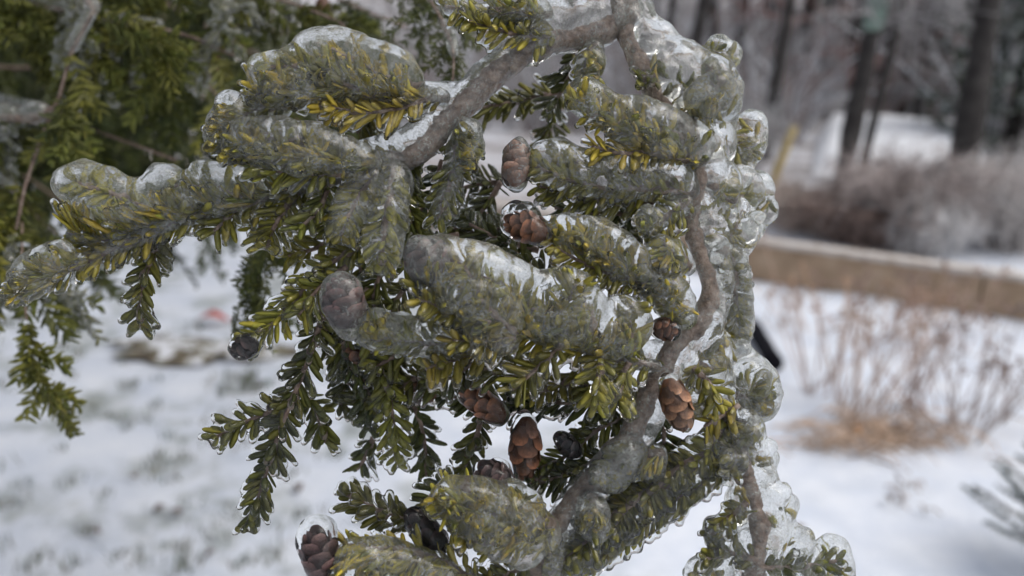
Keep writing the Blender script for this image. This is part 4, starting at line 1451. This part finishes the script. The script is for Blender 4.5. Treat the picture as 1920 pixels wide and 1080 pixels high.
# darker sprays deeper in the bough
for pts, dd, mx_ in (([(1060, 170), (980, 190), (890, 205)], (.43, .42), 'b'), ([(1080, 90), (1070, 140), (1030, 210)], (.40, .41), 'b'), ([(1050, 200), (1020, 260), (1000, 300)], (.44, .46), 'c'),
                     ([(800, 270), (760, 330), (770, 420)], (.372, .368), 'b'), ([(760, 330), (780, 420), (760, 500)], (.374, .37), 'a'), ([(700, 350), (660, 430), (680, 520)], (.38, .38), 'b'),
                     ([(830, 300), (800, 380), (740, 440)], (.385, .38), 'c'), ([(940, 340), (900, 400), (850, 430)], (.40, .40), 'c'), ([(1000, 400), (930, 430), (850, 440)], (.395, .40), 'c'),
                     ([(960, 340), (880, 350), (820, 380)], (.42, .42), 'c'), ([(730, 480), (700, 560), (720, 640)], (.372, .37), 'b'), ([(780, 520), (740, 570), (730, 650)], (.37, .37), 'c'),
                     ([(640, 420), (600, 460), (540, 480)], (.385, .38), 'b'), ([(560, 380), (520, 400), (480, 430)], (.375, .37), 'a'), ([(1250, 450), (1180, 440), (1100, 420)], (.39, .39), 'c'),
                     ([(1250, 430), (1200, 440), (1140, 430)], (.395, .395), 'c'), ([(900, 660), (860, 700), (800, 720)], (.36, .362), 'b'), ([(830, 690), (760, 720), (700, 760)], (.37, .372), 'c'),
                     ([(1020, 680), (960, 700), (900, 690)], (.352, .35), 'b'), ([(1100, 680), (1060, 720), (1000, 740)], (.358, .356), 'b'), ([(800, 660), (760, 660), (700, 690)], (.366, .366), 'c'),
                     ([(700, 400), (640, 420), (590, 410)], (.374, .372), 'a'), ([(860, 440), (800, 450), (740, 420)], (.388, .388), 'c'), ([(1260, 860), (1200, 900), (1130, 950)], (.37, .366), 'b'),
                     ([(1150, 960), (1100, 1010), (1060, 1060)], (.366, .364), 'b'), ([(1010, 470), (940, 450), (880, 420)], (.382, .388), 'c'), ([(690, 540), (650, 620), (640, 700)], (.372, .376), 'c'),
                     ([(600, 600), (640, 680), (640, 760)], (.374, .38), 'c'), ([(1060, 540), (1000, 500), (960, 470)], (.37, .372), 'c'), ([(1200, 400), (1120, 400), (1040, 390)], (.384, .384), 'c')):
    shoot(pts, dd, None, 2, 48, mx_, TOCAM * .85 + UP * .3 + RIGHT * rnd.gauss(0, .3), .45, vox=.0009)

# ------------------------------------------------------------------ needles: the 300 nearest in view one by one, the others as one mass
ALL.sort(key=lambda a: a[0])
inv = {}
single, rest = [], []
for a in ALL:
    q = CR.T @ (a[2][0] - CAM)
    x, y = 960 + FPX * q[0] / -q[2], 540 - FPX * q[1] / -q[2]
    (single if len(single) < 300 and 15 < x < 1905 and 15 < y < 1065 else rest).append(a)
cache = {}
for _, so, (pos, X, Y, Z, L, W, tone, k) in single:
    tk = tuple(np.round(np.log(np.maximum(tone, 1e-3)) * 4).astype(int)) + (k % 4,)
    if tk not in cache:
        pv, pf = PROTO[k % 4]
        me = bpy.data.meshes.new('needle')
        me.from_pydata(pv.tolist(), [], pf)
        me.polygons.foreach_set('use_smooth', np.ones(len(me.polygons), dtype=bool))
        at = me.color_attributes.new('tone', 'FLOAT_COLOR', 'POINT')
        at.data.foreach_set('color', np.tile((*tone, 1.0), len(pv)).astype(np.float32))
        me.materials.append(NEEDLE)
        cache[tk] = me
    o = bpy.data.objects.new('needle', cache[tk])
    col.objects.link(o)
    M = Matrix.Identity(4)
    for c in range(3):
        M[c][0], M[c][1], M[c][2], M[c][3] = X[c] * L, Y[c] * W, Z[c] * W * 1.6, pos[c]
    set_parent(o, so)
    o.matrix_basis = M
needle_mesh_many('needles', [a[2] for a in rest], bough, PROTO)


# ------------------------------------------------------------------ cones
def scale_mesh(m):
    v, f = [], []
    for i, (t, w) in enumerate(((0, .35), (.45, .95), (.8, .85), (1, .35))):
        for s in (-1, -.5, 0, .5, 1):
            v.append((s * w * .5, t, .20 * math.sin(t * 2.2) - .22 * s * s * w))
    for i in range(3):
        for j in range(4):
            f.append((i * 5 + j, i * 5 + j + 1, i * 5 + j + 6, i * 5 + j + 5))
    me = bpy.data.meshes.new('scale')
    me.from_pydata(v, [], f)
    me.polygons.foreach_set('use_smooth', np.ones(len(me.polygons), dtype=bool))
    me.materials.append(m)
    return me


SCALES = {k: scale_mesh(m) for k, m in SCALE_MAT.items()}


def cone(a, b, d, w, tone, cap=(), glaze=1.2, ns=20, clear=True):
    """from base pixel a to tip pixel b; w width in pixels"""
    A, B = P(*a, d), P(*b, d - .002)
    ax = unit(B - A)
    L = np.linalg.norm(B - A)
    r = w * px(d) / 2 * .84
    glaze = glaze * .97
    mb = MB()
    t = np.linspace(0, 1, 9)
    mb.tube(A + np.outer(t, B - A), r * np.array((.25, .62, .85, .95, .95, .86, .66, .40, .10)) * .92, 12)
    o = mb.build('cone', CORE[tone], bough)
    U = unit(np.cross(ax, np.array((.3, .5, .8))))
    V = np.cross(ax, U)
    for i in range(ns):
        tt = i / ns
        ang = i * 2.4
        rad = U * math.cos(ang) + V * math.sin(ang)
        tan = np.cross(ax, rad)
        rr = r * (1 - abs(tt - .42) ** 2.0 * 2.0)
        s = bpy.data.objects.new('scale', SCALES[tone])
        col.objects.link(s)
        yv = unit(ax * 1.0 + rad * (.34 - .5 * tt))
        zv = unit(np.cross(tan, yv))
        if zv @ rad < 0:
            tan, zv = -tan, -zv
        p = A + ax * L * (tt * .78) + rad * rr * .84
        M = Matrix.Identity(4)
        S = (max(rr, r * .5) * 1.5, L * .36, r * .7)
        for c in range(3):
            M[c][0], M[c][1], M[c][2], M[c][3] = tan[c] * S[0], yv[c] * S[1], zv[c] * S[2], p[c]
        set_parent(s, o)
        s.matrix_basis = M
    prims = []
    if glaze:
        for q in np.linspace(.05, .95, 7):
            c_ = A + (B - A) * q
            rr = r * (1 - abs(q - .45) ** 2 * 1.5) * glaze
            prims.append((*c_, *c_, rr, rr))
    for x, y, rr in cap:
        c_ = P(x, y, d)
        prims.append((*c_, *c_, rr * px(d), rr * px(d)))
    if prims:
        build_ice('ice_cap', prims, .0007, .0007, ICE_CLEAR if clear else ICE, o, .00045)
    return o


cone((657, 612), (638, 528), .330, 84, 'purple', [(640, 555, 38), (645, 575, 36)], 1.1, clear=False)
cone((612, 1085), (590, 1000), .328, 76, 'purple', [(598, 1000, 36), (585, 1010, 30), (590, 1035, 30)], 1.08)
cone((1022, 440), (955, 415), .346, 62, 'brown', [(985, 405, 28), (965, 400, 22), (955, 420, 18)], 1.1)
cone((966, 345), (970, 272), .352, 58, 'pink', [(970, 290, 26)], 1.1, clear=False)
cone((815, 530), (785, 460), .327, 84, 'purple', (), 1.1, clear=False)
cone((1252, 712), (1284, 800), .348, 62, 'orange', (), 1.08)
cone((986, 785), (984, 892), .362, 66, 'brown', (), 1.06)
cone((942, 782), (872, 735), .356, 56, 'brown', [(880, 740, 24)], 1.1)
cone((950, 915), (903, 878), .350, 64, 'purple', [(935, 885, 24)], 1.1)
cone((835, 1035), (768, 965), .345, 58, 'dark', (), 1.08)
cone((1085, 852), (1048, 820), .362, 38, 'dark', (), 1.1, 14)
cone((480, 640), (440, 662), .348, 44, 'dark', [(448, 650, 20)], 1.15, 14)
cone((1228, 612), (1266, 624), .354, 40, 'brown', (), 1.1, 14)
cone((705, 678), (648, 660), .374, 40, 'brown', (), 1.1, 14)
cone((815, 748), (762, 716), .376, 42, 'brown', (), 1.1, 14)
